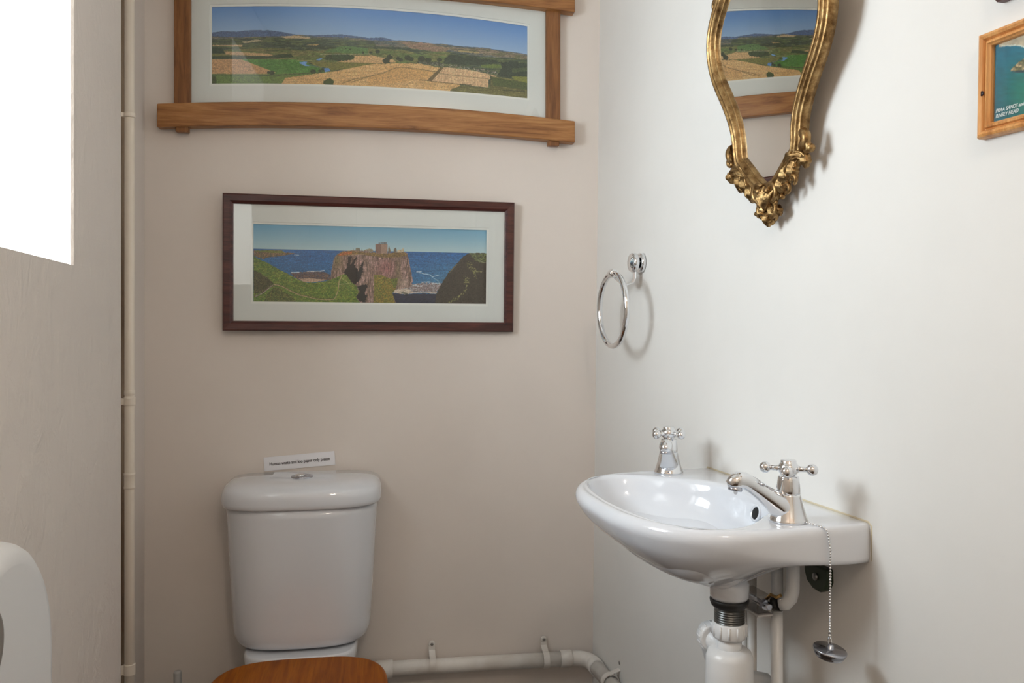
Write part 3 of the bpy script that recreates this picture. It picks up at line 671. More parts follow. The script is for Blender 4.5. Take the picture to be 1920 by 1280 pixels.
MB().box(.0170, .263, -.006, -.0045, .0170, .183).build('photo_print', M['matboard'], P2)

# paper notice over the cistern
a, z, _ = pxB(562, 866, 0)
P = empty('paper_notice', BW(a, z + .003, .0005), BT, BIN); P.matrix_world = P.matrix_world @ Matrix.Rotation(-.098 + .028, 4, 'Y')
tag(P, 'small white paper strip notice with one line of print above the cistern', 'notice')
mb = MB(); n = 24; rings = []
for i in range(n+1):
    x = -.0925 + .185*i/n; y = -.0006 - .0012*(i/n)**3 - .0008*(1-i/n)**4
    rings.append([(x, y-.0002, -.0185), (x, y, -.0185), (x, y, .0185), (x, y-.0002, .0185)])
mb.rings(rings, smooth=False); mb.build('sheet', M['paper'], P)
t_ = text('Human waste and loo paper only please', .0105, M['ink'], P, (0,-.0014,0), (PI/2,0,0), bold=.00014)
bb = [v.co.x for v in t_.data.vertices]; wd = max(bb) - min(bb); t_.scale = (.157/wd, 1.12, 1); t_.location = (-.0785, -.0020, -.0045)

# ------------------------------------------------------------------ gilt mirror
mo = Vector((0,0,0)); yaw, tilt, roll = math.radians(-.1), math.radians(5.3), math.radians(5)
X_ = RT*math.cos(yaw) - RIN*math.sin(yaw); N_ = -RIN*math.cos(yaw) - RT*math.sin(yaw)
Zv = Vector((0,0,1)); Y_ = Zv*math.cos(tilt) + N_*math.sin(tilt); N2 = N_*math.cos(tilt) - Zv*math.sin(tilt)
X2 = X_*math.cos(roll) - Y_*math.sin(roll); Y2 = Y_*math.cos(roll) + X_*math.sin(roll)
P = empty('gilt_mirror', RW(.936, .4, .030), X2, -N2, Y2)
tag(P, 'ornate antique gilt wall mirror with waisted scrolled frame', 'mirror')
# right half of the glass edge (x, z) from bottom point to top; local units metres
half = [(.000,-.150),(.012,-.147),(.030,-.134),(.050,-.116),(.066,-.103),(.0735,-.098),(.0735,-.092),(.074,-.072),(.078,-.048),(.086,-.026),(.100,0),(.114,.022),(.130,.044),(.144,.067),(.153,.090),(.156,.114),(.152,.138),(.138,.162),(.120,.182),(.112,.192),(.112,.205),(.124,.225),(.132,.26),(.13,.30),(.115,.34),(.088,.372),(.05,.395),(0,.402)]
def smooth_path(p, it=2, keep=()):
    for _ in range(it):
        q = [p[0]]
        for i in range(len(p)-1):
            a_, b_ = p[i], p[i+1]
            q.append((a_[0]*.75+b_[0]*.25, a_[1]*.75+b_[1]*.25)); q.append((a_[0]*.25+b_[0]*.75, a_[1]*.25+b_[1]*.75))
        q.append(p[-1]); p = q
    return p
lower = smooth_path(half[:6], 2); upper = smooth_path(half[6:], 2)
hp = lower + upper
loop = hp + [(-x, z) for x, z in reversed(hp[1:-1])]
# resample
def resample(lp, n):
    lp = [Vector((x, z)) for x, z in lp]; m_ = len(lp); seg = [(lp[(i+1) % m_] - lp[i]).length for i in range(m_)]; tot = sum(seg); out = []; i = 0; acc = 0
    for k_ in range(n):
        s_ = tot*k_/n
        while acc + seg[i] < s_: acc += seg[i]; i += 1
        out.append(lp[i].lerp(lp[(i+1) % m_], (s_-acc)/max(seg[i], 1e-9)))
    return out
LP = resample(loop, 260); n = len(LP)
nor = []
for i in range(n):
    t = LP[(i+1) % n] - LP[i-1]; nor.append(Vector((t.y, -t.x)).normalized())
for _ in range(2): nor = [(nor[i-1] + nor[i]*2 + nor[(i+1) % n]).normalized() for i in range(n)]
# outward moulding profile: (distance out from glass edge, height off the back)
prof = [(.000,.008),(.000,.0145),(.0015,.0165),(.0035,.0165),(.0050,.0145),(.0062,.0150),(.0075,.0185),(.0105,.0222),(.0135,.0232),(.0155,.0215),(.0168,.0180),(.0180,.0185),(.0205,.0222),(.0232,.0225),(.0252,.0195),(.0262,.0165),(.0275,.0170),(.0290,.0150),(.0300,.009),(.0300,.0)]
rings = []
for i in range(n):
    wsc = 1.0 if LP[i].y > -.09 else .92
    if LP[i].y > .03 : wsc = 1.0 + .0*(LP[i].y)
    rings.append([(LP[i].x + nor[i].x*d*wsc, -h, LP[i].y + nor[i].y*d*wsc) for d, h in prof] + [(LP[i].x, 0, LP[i].y)])
MB().rings(rings, closed=True).build('frame', M['gilt'], P)
q = MB(); q.prism([(p.x*1.01, p.y*1.01) for p in LP], -.0105, -.0075); q.build('mirror_glass', M['mirror'], P)
q = MB(); q.prism([(p.x*1.06, p.y*1.06) for p in LP], -.0072, .0); q.build('backing_board', M['backing'], P)
# carved ornament: scrolls and acanthus leaves as tapering bent tubes and shells
def scroll(mb, cx, cz, r0, a0, a1, w0, w1, y0, turns=1, grow=.0, n=22, sx=1, sy=.8):
    pts = []; rs = []
    for i in range(n+1):
        t = i/n; a_ = a0 + (a1-a0)*t; r = r0*(1 - t*grow)
        pts.append((sx*(cx + r*math.cos(a_)), y0 - .002*math.sin(PI*t), cz + r*math.sin(a_))); rs.append(w0 + (w1-w0)*t)
    mb.tube(pts, rs, 12)
def leaf(mb, p0, p1, p2, w, y0, lift=.006):
    """acanthus leaf: ridged body bent along a quadratic path p0-p1-p2, fat in the middle with a centre rib"""
    N_ = 16; R_ = []
    for i in range(N_+1):
        t = i/N_; x = (1-t)**2*p0[0] + 2*t*(1-t)*p1[0] + t*t*p2[0]; z = (1-t)**2*p0[1] + 2*t*(1-t)*p1[1] + t*t*p2[1]
        dx_ = 2*(1-t)*(p1[0]-p0[0]) + 2*t*(p2[0]-p1[0]); dz_ = 2*(1-t)*(p1[1]-p0[1]) + 2*t*(p2[1]-p1[1]); l_ = math.hypot(dx_, dz_) + 1e-9; nx_, nz_ = -dz_/l_, dx_/l_
        ww = w*math.sin(PI*min(1, .12 + t*.84))**.7*(1 + .18*math.cos(t*PI*7)); hh_ = lift*math.sin(PI*min(.97, .1 + .85*t)) + .0015
        ring = []
        for a_, h_ in ((-1,0),(-.86,.55),(-.55,.62),(-.28,.40),(0,1.0),(.28,.40),(.55,.62),(.86,.55),(1,0),(.5,-.3),(-.5,-.3)):
            ring.append((x + nx_*a_*ww, y0 - h_*hh_*1.3, z + nz_*a_*ww))
        R_.append(ring)
    mb.rings(R_)
for sx in (1, -1):
    mb = MB(); off = 0 if sx > 0 else .009; S = lambda p: ((p[0] + (off if p[1] < -.097 and p[0] > .03 else 0))*sx, p[1] - (off*.8 if p[1] < -.097 and p[0] > .03 else 0))
    # shoulder curl at the waist end
    scroll(mb, .108, -.088, .010, PI*.5, -PI*.6, .0085, .0075, -.014, sx=sx)
    scroll(mb, .117, -.103, .0075, PI*.9, -PI*1.1, .007, .0035, -.013, grow=.5, sx=sx)
    mb.sphere((.124*sx, -.012, -.104), .0075, 14)
    # big leaf under the shoulder sweeping down the lower edge
    leaf(mb, S((.060,-.128)), S((.078,-.098)), S((.113,-.119)), .011, -.012, .012)
    leaf(mb, S((.105,-.112)), S((.119,-.122)), S((.107,-.134)), .0085, -.010, .010)
    leaf(mb, S((.088,-.115)), S((.070,-.135)), S((.083,-.153)), .010, -.010, .012)
    leaf(mb, S((.070,-.122)), S((.050,-.140)), S((.061,-.160)), .0105, -.010, .013)
    leaf(mb, S((.052,-.138)), S((.036,-.155)), S((.046,-.174)), .0095, -.009, .012)
    scroll(mb, .080, -.150, .007, PI*1.1, -PI*.5, .0045, .0028, -.014, sx=sx)
    scroll(mb, .060, -.163, .0075, PI*.9, -PI*.7, .0048, .0026, -.013, sx=sx)
    mb.sphere((.0445*sx, -.014, -.1755), .0055, 12)
    # C scrolls of the cartouche
    scroll(mb, .020, -.166, .015, PI*.75, -PI*.55, .0042, .0048, -.018, sx=sx)
    scroll(mb, .014, -.196, .013, PI*.35, -PI*.62, .0050, .0036, -.014, sx=sx)
    mb.sphere((.014*sx, -.022, -.163), .0068, 14)
    leaf(mb, S((.004,-.186)), S((.022,-.200)), S((.016,-.216)), .0075, -.009, .011)
    leaf(mb, S((.016,-.190)), S((.034,-.196)), S((.029,-.208)), .0065, -.008, .009)
    leaf(mb, S((.0,-.160)), S((.018,-.176)), S((.006,-.192)), .0075, -.015, .010)
    mb.build('carved_ornament', M['gilt'], P)
mb = MB(); mb.sphere((0,-.008,-.168), .026, 24, (1.0,.40,.85)); scroll(mb, 0, -.176, .029, PI*1.06, PI*1.94, .0036, .0036, -.015); 
for k_ in range(7): leaf(mb, (0,-.196), ((k_-3)*.006,-.176), ((k_-3)*.0095,-.154 - abs(k_-3)*.003), .0036, -.019, .006)
mb.sphere((0,-.009,-.213), .011, 18, (.9,.8,1)); leaf(mb, (0,-.200), (.0,-.212), (0,-.226), .008, -.012, .010)
mb.build('shell_cartouche', M['gilt'], P)
mb = MB()
for sx in (1,-1):
    mb = MB(); scroll(mb, .148, .190, .010, PI*1.3, -PI*.4, .008, .004, -.012, sx=sx); mb.build('side_scroll', M['gilt'], P)
    mb = MB(); leaf(mb, (sx*.01,.425), (sx*.05,.46), (sx*.075,.425), .014, -.012, .010); mb.build('crest_leaf', M['gilt'], P); mb = MB(); mb.sphere((0,-.010,.44), .03, 20, (1,.5,1)); mb.build('crest', M['gilt'], P)

# ------------------------------------------------------------------ towel ring
def disc(mb, c, r, t, axis=(0,1,0), n=36, bev=.0015):     # turned disc starting at c, growing along -axis by t
    mb.lathe([(r,0),(r,t-bev),(r-bev,t),(.001,t)], c, tuple(-x for x in axis), n)
P = empty('towel_ring', RW(.318, .157, .0), RT, RIN)
tag(P, 'chrome towel ring on a round wall plate near the corner', 'towel ring')
mb = MB(); mb.lathe([(.0245,.0),(.0245,.007),(.022,.0095),(.018,.0095),(.016,.008),(.001,.008)], (0,0,0), (0,-1,0), 44); mb.build('wall_plate', M['chrome'], P)
mb = MB(); mb.lathe([(.013,.004),(.013,.013),(.021,.0145),(.0235,.017),(.0240,.020),(.0240,.0265),(.0215,.0295),(.0165,.0285),(.012,.0305),(.001,.033)], (0,0,0), (0,-1,0), 44); mb.build('boss', M['chrome'], P)
mb = MB()
pts = [(0,-.019,-.010),(0,-.0195,-.038),(0,-.025,-.050),(0,-.040,-.0545),(0,-.055,-.0500),(0,-.068,-.0400),(0,-.076,-.0300)]
pts = [Vector(p) for p in pts]; rings = []
for i, p in enumerate(pts):
    t = (pts[min(i+1,len(pts)-1)] - pts[max(i-1,0)]).normalized(); nn = Vector((1,0,0)).cross(t); w_ = .0085
    rings.append([p + Vector((w_,0,0)) + nn*.0013, p - Vector((w_,0,0)) + nn*.0013, p - Vector((w_,0,0)) - nn*.0013, p + Vector((w_,0,0)) - nn*.0013])
mb.rings(rings, smooth=False); mb.build('strap', M['chrome'], P, .0006)
mb = MB(); mb.tube([(-.011,-.077,-.0275),(.011,-.077,-.0275)], .0105, 24); mb.build('holder', M['chrome'], P, .002)
mb = MB(); Rr = .0885; mb.tube([(Rr*math.sin(t), -.077, -.0275 - Rr + Rr*math.cos(t)) for t in [2*PI*i/96 for i in range(96)]], .0072, 16, closed=True); mb.build('ring', M['chrome'], P)

# ------------------------------------------------------------------ basin: local x along the wall, y into the wall, z up, origin = middle of back edge at rim height
BA, BZ = .905, -.2915
P = empty('wash_basin', RW(BA, BZ, 0), RT, RIN); basin = P
tag(P, 'small white ceramic wall-hung wash basin with two taps', 'basin')
def superpt(cx, cb, rx, rb, ex, t):
    c, s_ = math.cos(t), math.sin(t); return (cx + rx*math.copysign(abs(c)**(2/ex), c), cb + rb*math.copysign(abs(s_)**(2/ex), s_))
outer = [(-.250,.0),(-.254,.02),(-.256,.13)] + [superpt(0,.13,.256,.217,2.6,PI - PI*i/60) for i in range(1,60)] + [(.256,.13),(.254,.02),(.250,.0)]
ih = [(0,.058),(.06,.060),(.10,.070),(.135,.098),(.165,.132),(.195,.162),(.214,.19),(.222,.22),(.216,.255),(.194,.283),(.14,.304),(.07,.315),(0,.318)]
inner = smooth_path(ih, 2); inner = inner + [(-x, b_) for x, b_ in reversed(inner[1:-1])]
CC = (.0,.215)
def radial(poly, ang):
    dx_, dy_ = math.cos(ang), math.sin(ang); best = 0
    for (x0,y0),(x1,y1) in zip(poly, poly[1:] + poly[:1]):
        ex, ey = x1-x0, y1-y0; den = dx_*ey - dy_*ex
        if abs(den) < 1e-12: continue
        t = ((x0-CC[0])*ey - (y0-CC[1])*ex)/den; u_ = ((x0-CC[0])*dy_ - (y0-CC[1])*dx_)/den
        if t > 0 and -1e-6 <= u_ <= 1+1e-6: best = max(best, t)
    return best
# angles: dense, and exact ones through the back corners
angs = [2*PI*i/200 for i in range(200)]
for cx_, cb_ in ((-.250,.0),(.250,.0)): angs.append(math.atan2(cb_-CC[1], cx_-CC[0]) % (2*PI))
angs = sorted(angs); NA = len(angs)
Ro = [radial(outer, a_) for a_ in angs]; Ri = [radial(inner, a_) for a_ in angs]
def smoothl(l, it):
    for _ in range(it): l = [(l[i-1] + 2*l[i] + l[(i+1) % len(l)])/4 for i in range(len(l))]
    return l
DR = (.127,.165)      # waste position in (x, b)
def pt(i, s_, z, inset=0):
    a_ = angs[i]; r = Ro[i] - inset
    x = CC[0] + r*math.cos(a_); b_ = CC[1] + r*math.sin(a_)
    b_ = max(b_, .0)
    return (DR[0] + (x-DR[0])*s_, DR[1] + (b_-DR[1])*s_, z)
rings = []
def frontness(i):
    b_ = CC[1] + Ro[i]*math.sin(angs[i]); t = max(0, min(1, (b_-.03)/.27)); return t*t*(3-2*t)
def add_ring(fn): rings.append([(lambda q: (q[0], -q[1], q[2]))(fn(i)) for i in range(NA)])
# underside from drain boss outwards
BOT = -.119
for s_ in (.0,):
    add_ring(lambda i, s_=s_: pt(i, s_, BOT))
NS = 22
for kk in range(NS + 1):
    s_ = .04 + .96*kk/NS
    def f_(i, s_=s_):
        F = frontness(i); q = (s_-.04)/.96
        zf = BOT + (-BOT-.026)*(.62*q**1.55 + .38*(1 - math.sqrt(max(0, 1 - q**2.4))))
        e_ = q*q*(3-2*q); zb = BOT + (-BOT-.058)*(1 - (1 - min(1, q/.80))**1.7)
        z = zf*F + zb*(1-F)
        ins = .003*F*q
        return pt(i, s_, z, ins)
    add_ring(f_)
# up the side to the rounded rim
def side(i, t):          # t 0..1 along apron
    F = frontness(i); z0_ = -.026*F - .058*(1-F); ins0 = .003*F
    z = z0_ + (-.016 - z0_)*t; return pt(i, 1, z, ins0*(1-t)**2)
for t in (.15,.45,.75,1.0): add_ring(lambda i, t=t: side(i, t))
RR = .016
for k_ in range(1, 8):
    a_ = PI/2*k_/7
    def f_(i, a_=a_):
        b_ = CC[1] + Ro[i]*math.sin(angs[i]); back = 1 if b_ > .004 else 0
        ins = RR*(1-math.cos(a_))*(.55 + .45*frontness(i))*back
        return pt(i, 1, -RR + RR*math.sin(a_), ins)
    add_ring(f_)
# across the rim to the bowl edge
for t in (.25,.5,.75,.92):
    def f_(i, t=t):
        b_ = CC[1] + Ro[i]*math.sin(angs[i]); back = 1 if b_ > .004 else 0
        r0_ = Ro[i] - RR*(.55 + .45*frontness(i))*back; r = r0_ + (Ri[i] + .006 - r0_)*t; a_ = angs[i]
        bb_ = CC[1] + r*math.sin(a_)
        return (CC[0] + r*math.cos(a_), max(0, bb_), -.0015*math.sin(PI*t)*frontness(i))
    add_ring(f_)
BD = .108
for k_ in range(0, 15):
    q = k_/14
    def f_(i, q=q):
        a_ = angs[i]; edge = min(1, q*7); z = -.006*(1-math.cos(edge*PI/2)) if q < 1/7 else -.006 - (BD-.006)*math.sin((q-1/7)/(6/7)*PI/2)**.85
        rr_ = (Ri[i] + .006*(1-math.sin(edge*PI/2))) ; s_ = 1 - (max(0, (q-1/7)/(6/7)))**2.4*.90 - .06*min(1, q*2)
        x = CC[0] + rr_*math.cos(a_); b_ = CC[1] + rr_*math.sin(a_)
        cx_, cb_ = DR[0]*.8, DR[1]+.03
        return (cx_ + (x-cx_)*s_, cb_ + (b_-cb_)*s_, z)
    add_ring(f_)
mb = MB(); mb.rings(rings)
bowl = mb.build('bowl', M['ceramic'], P)
smm = bowl.modifiers.new('soften', 'SMOOTH'); smm.factor = .5; smm.iterations = 3
# moulded boss under the bowl
mb = MB(); mb.lathe([(.024,.014),(.0305,.008),(.0300,-.012),(.0285,-.016),(.001,-.016)], (DR[0], -DR[1], BOT), (0,0,1), 44); mb.build('outlet_boss', M['ceramic'], P)
# overflow hole in the back wall of the bowl
mb = MB(); oc = Vector((.042,-.0665,-.027)); mb.lathe([(.0145,-.002),(.0145,.0015),(.0115,.0025),(.0105,-.001),(.001,-.001)], oc, (0,-.96,.28), 36); mb.build('overflow_surround', M['ceramic'], P)
mb = MB(); mb.lathe([(.0105,-.0005),(.0105,.0003),(.001,.0003)], oc + Vector((0,-.0006,0)), (0,-.96,.28), 32); mb.build('overflow_hole', M['dark'], P)
# chromed waste flange in the bowl
mb = MB(); mb.lathe([(.031,-.002),(.031,.003),(.024,.002),(.018,-.004),(.001,-.004)], (DR[0]*.8, -DR[1]-.03, -BD+.001), (0,0,1), 36); mb.build('waste_flange', M['chrome'], P)
# sealant bead along the wall
mb = MB(); mb.tube([(-.252,-.0015,-.050),(-.252,-.0015,-.004),(-.247,-.0015,.0008),(.247,-.0015,.0008),(.2535,-.0015,-.004),(.2535,-.0015,-.055)], .0028, 8); mb.build('sealant_bead', M['sealant'], P)

# ------------------------------------------------------------------ taps
def make_tap(loc, spout_dir, label, handle_ang, drop):
    t0 = empty('pillar_tap', loc, RT, RIN); tag(t0, label, 'tap', None)
    mb = MB(); mb.lathe([(.0285,.0),(.0288,.002),(.0280,.004),(.0262,.008),(.0228,.020),(.0200,.031),(.0183,.039),(.0178,.0415),(.001,.0415)], n=48)
    mb.build('body', M['chrome'], t0)
    mb = MB(); mb.lathe([(.0165,.0415),(.0178,.0425),(.0175,.048),(.0162,.060),(.0152,.0660),(.0146,.0675),(.001,.0675)], n=48); mb.build('bonnet', M['chrome'], t0)
    mb = MB(); mb.lathe([(.009,.067),(.0105,.0685),(.0125,.0705),(.0148,.0740),(.0155,.0785),(.0148,.0830),(.0128,.0860),(.0115,.0870),(.0115,.0905),(.0105,.0915),(.001,.0912)], n=40)
    for k_ in range(4):
        a_ = handle_ang + k_*PI/2; u_ = Vector((math.cos(a_), math.sin(a_), 0)); zc = Vector((0,0,.0785))
        mb.tube([zc + u_*.010, zc + u_*.018, zc + u_*.027], [.0058,.0042,.0040], 16)
        mb.sphere(zc + u_*.0335, .0088, 20)
    mb.build('cross_handle', M['chrome'], t0)
    d = Vector(spout_dir).normalized(); mb = MB()
    z_ = lambda v: Vector((0,0,v))
    mb.tube([d*.004 + z_(.018), d*.016 + z_(.024), d*.030 + z_(.0345), d*.048 + z_(.0475), d*.064 + z_(.0585), d*.075 + z_(.0640), d*.084 + z_(.0650), d*.091 + z_(.0620), d*.0955 + z_(.0580), d*.0975 + z_(.0545)], [.0205,.0190,.0155,.0130,.0124,.0125,.0127,.0120,.0095,.004], 28)
    mb.build('spout', M['chrome'], t0)
    mb = MB(); nz_ = d*.0885 + z_(.0560); mb.lathe([(.0095,0),(.0105,-.004),(.0100,-.0062),(.0072,-.0062),(.0068,-.002),(.001,-.002)], nz_, (-.16*d.x,-.16*d.y,1), 28); mb.build('outlet', M['chrome_dark'], t0)
    if drop:
        mb = MB(); mb.sphere(nz_ + z_(-.0085) , .0030, 12, (1,1,1.3)); mb.build('water_drop', M['clear'], t0)
    return t0
def tap_loc(x, b): return RW(BA + x, BZ, b)
va = lambda wx, wy: (Vector((wx,wy,0)).dot(RT), Vector((wx,wy,0)).dot(RIN), 0)
make_tap(tap_loc(1.109-BA, .110), (0,-1,0), 'chrome cross-handle tap at the near end, plug chain at its foot', math.radians(-37), True)
make_tap(tap_loc(.689-BA, .105), va(-.25,-.968), 'chrome cross-handle tap at the far end, spout turned towards the viewer', math.radians(20), False)

# ------------------------------------------------------------------ plug on its chain
a1, z1_, b1_ = pxR(1514, 976, .072)
path = [(1.134-BA,-.100,.0035),(1.142-BA,-.095,.0020),(1.152-BA,-.088,.0010),(1.1585-BA,-.083,-.0010),(1.1625-BA,-.081,-.006),(1.1640-BA,-.080,-.014)]
P = empty('basin_plug', RW(BA, BZ, 0), RT, RIN); tag(P, 'chrome plug hanging on a ball chain over the basin edge', 'plug')
def toloc(x, y, b):
    a_, z_, _ = pxR(x, y, b); return (a_-BA, -b, z_-BZ)
e1 = toloc(1557, 1030, .0795); e2 = toloc(1556, 1188, .0795)
full = [Vector(p) for p in path] + [Vector(e1), Vector(e2)]
print('chain', [tuple(round(c, 4) for c in p) for p in full])
def spaced(pts, st):
    out = []; carry = 0
    for a_, b_ in zip(pts[:-1], pts[1:]):
        L_ = (b_-a_).length; s_ = carry
        while s_ < L_: out.append(a_.lerp(b_, s_/L_)); s_ += st
        carry = s_ - L_
    return out
mb = MB(); bp = spaced(full, .0042)
for p in bp: mb.sphere(p, .0019, 8)
mb.tube(full, .0005, 6); mb.build('ball_chain', M['chrome'], P)
e2 = Vector(e2); pc = Vector(toloc(1556, 1219, .0795))
mb = MB(); mb.tube([e2, e2 + Vector((0,0,-.005))], .0022, 10); rg = [e2 + Vector((.0042*math.sin(t), 0, -.011 + .0065*math.cos(t))) for t in [2*PI*i/20 for i in range(20)]]; mb.tube(rg, .0008, 6, closed=True); mb.build('split_ring', M['chrome'], P)
axp = Vector((.14, .10, 1)).normalized()
mb = MB(); mb.lathe([(.0195,-.009),(.0205,-.007),(.0208,-.0045),(.0222,-.004),(.0225,-.001),(.0236,-.0005),(.0236,.0018),(.0228,.0026),(.0070,.0032),(.0048,.0045),(.0040,.009),(.001,.0100)], pc, axp, 44); mb.build('plug_disc', M['chrome_dark'], P)

# ------------------------------------------------------------------ waste and trap under the basin
wx, wb = BA + DR[0], DR[1]
P = empty('bottle_trap', RW(wx, 0, wb), RT, RIN); tag(P, 'white plastic bottle trap screwed under the basin', 'trap')
zz = lambda y: -(y-HZ)/FPX*WZc
WZc = RW(wx, 0, wb).y
def Z(y): return (HZ - y)/FPX*WZc
print('waste', RW(wx,0,wb), 960 + FPX*RW(wx,0,wb).x/WZc, 'boss bottom y', HZ - (BZ+BOT-.024)*FPX/WZc)
zb = BZ + BOT - .016
mb = MB(); mb.lathe([(.028,.0),(.0305,-.002),(.0300,-.006),(.028,-.011),(.025,-.014),(.022,-.016),(.001,-.016)], (0,0,zb), n=40); mb.build('rubber_washer', M['black'], P)
z1 = zb - .014; prof = []; nth = 8
for i in range(nth):
    zt_ = z1 - i*.0036; prof += [(.0215,zt_),(.0236,zt_-.0012),(.0236,zt_-.0020),(.0215,zt_-.0034)]
mb = MB(); mb.lathe(prof + [(.001, prof[-1][1])], n=40); mb.build('threaded_tail', mat('grey plated thread', (.10,.10,.095,1), .32, .6), P)
z2 = prof[-1][1] + .004
mb = MB(); mb.lathe([(.0245,z2+.001),(.0258,z2),(.0264,z2-.020),(.0250,z2-.023),(.001,z2-.023)], n=44)
for k_ in range(12):
    a_ = 2*PI*k_/12; c_, s_ = math.cos(a_), math.sin(a_); mb.tube([(c_*.0256,s_*.0256,z2-.002),(c_*.0264,s_*.0264,z2-.020)], .0018, 8)
mb.build('compression_nut', M['plastic'], P)
z3 = z2 - .023
mb = MB(); mb.lathe([(.0193,z3+.002),(.0193,z3-.026),(.001,z3-.026)], n=40); mb.build('inlet_neck', M['plastic'], P)
z4 = z3 - .018
mb = MB(); mb.lathe([(.021,z4+.001),(.027,z4),(.033,z4-.004),(.0362,z4-.013),(.0368,z4-.045),(.0368,z4-.062),(.0405,z4-.066),(.0405,z4-.072),(.0395,z4-.080),(.0395,z4-.115),(.036,z4-.125),(.001,z4-.13)], n=56); mb.build('bottle', M['plastic'], P)
# side outlet with nut, turning back to the wall pipe
mb = MB(); o = Vector((-.038,-.010,z4+.006))
mb.tube([Vector((-.012,0,z4-.012)), o + Vector((.012,.002,-.004)), o, o + Vector((-.018,.004,.0)), o + Vector((-.030,.012,-.012)), o + Vector((-.034,.022,-.045)), o + Vector((-.034,.050,-.085)), o + Vector((-.034,wb-.045,-.105))], .0175, 28); mb.build('side_outlet', M['plastic'], P)
mb = MB(); ax = Vector((-1,.12,.05)).normalized(); mb.lathe([(.020,-.011),(.0228,-.010),(.0228,.009),(.020,.010),(.001,.010)], o, ax, 40)
for k_ in range(14):
    u_ = ax.orthogonal().normalized(); w_ = ax.cross(u_); a_ = 2*PI*k_/14; r_ = (u_*math.cos(a_) + w_*math.sin(a_))*.0226; c_ = o; mb.tube([c_ + r_ - ax*.008, c_ + r_ + ax*.007], .0016, 6)
mb.build('outlet_nut', M['plastic'], P)

# supply and overflow pipes
def vpipe(x, b, ztop, label, r=.0078, mm='plastic_old'):
    a_, _, _ = pxR(x, 1180, b); q = empty('supply_pipe', RW(a_, -CAMH, b), RT, RIN); tag(q, label, 'pipe')
    mb = MB(); mb.tube([(0,0,0),(0,0,CAMH + ztop)], r, 24); mb.build('tube', M[mm], q)
    mb = MB(); zc = CAMH - .80; mb.lathe([(r+.0008,zc),(r+.003,zc+.002),(r+.003,zc+.012),(r+.0008,zc+.014)], n=20); mb.box(-.004,.004,0,b-.0005,zc+.002,zc+.012); mb.build('pipe_clip', M['plastic'], q)
    return q
vpipe(1396, .068, -.376, 'thin white pipe rising behind the bottle trap, nearest the corner')
vpipe(1410, .068, -.372, 'thin white pipe directly right of the bottle trap')
vpipe(1457, .072, -.376, 'thicker white vertical pipe below the clear plastic connector', .0092, 'plastic')
ob = MB()
def WR(x, y, b): a_, z_, _ = pxR(x, y, b); return RW(a_, z_, b)
o0 = WR(1487, 1062, .060); q = empty('overflow_pipe', o0, RT, RIN); tag(q, 'short bent white overflow tube under the near end of the basin', 'pipe')
inv = q.matrix_world.inverted()
bpy.context.view_layer.update(); inv = Matrix.Translation(o0) @ Matrix((RT, RIN, Vector((0,0,1)))).transposed().to_4x4(); inv = inv.inverted()
pp = [WR(1487, 1048, .060), WR(1487,1085,.062), WR(1486,1108,.064), WR(1482,1121,.068), WR(1474,1130,.073), WR(1462,1131,.080)]
mb = MB(); mb.tube([inv @ p for p in pp], [.0105,.0105,.0105,.0108,.0110,.0110], 24); mb.build('tube', M['plastic'], q)
mb = MB(); mb.tube([inv @ WR(1463,1131,.080), inv @ WR(1452,1131,.084)], .0120, 20); mb.build('olive', M['black'], q)
mb = MB(); mb.tube([inv @ WR(1466,1124,.082), inv @ WR(1450,1124,.086)], .0022, 10); mb.build('retaining_wire', M['chrome'], q)
# clear connector
o0 = WR(1420, 1127, .100); q = empty('clear_connector', o0, RT, RIN); tag(q, 'clear plastic pipe connector with a chrome screw under the basin', 'connector')
mb = MB(); mb.box(-.032,.020,-.012,.012,-.013,.016); mb.build('housing', M['clear'], q, .002)
mb = MB(); mb.box(-.034,.024,-.014,.014,-.017,-.0135); mb.build('flange', mat('cloudy plastic', (.62,.60,.58,1), .3), q, .001)
mb = MB(); mb.tube([(-.020,0,.002),(.036,0,.002)], .0045, 16); mb.tube([(.018,0,.002),(.026,0,.002)], .0085, 6, smooth=False); mb.build('screw', M['chrome_dark'], q)
mb = MB(); mb.tube([(.018,.004,.008),(.030,.006,.020),(.040,.01,.018),(.048,.012,.024)], .0026, 10); mb.build('copper_wire', M['copper'], q)
# bracket
a_, z_, _ = pxR(1537, 1065, .0); q = empty('wall_bracket', RW(a_ + .010, z_ + .010, 0), RT, RIN); tag(q, 'dark green cast bracket on the wall under the basin', 'bracket')
pl_ = [(-.032,.0),(.030,.0),(.032,-.020),(.026,-.034),(.010,-.042),(-.008,-.041),(-.024,-.032),(-.030,-.018)]
MB().prism(pl_, -.016, -.0005).build('cast_plate', M['green'], q, .004, 3)
mb = MB(); mb.lathe([(.006,0),(.006,.004),(.001,.005)], (.004,-.016,-.018), (0,-1,0), 18); mb.build('screw', M['steel'], q)

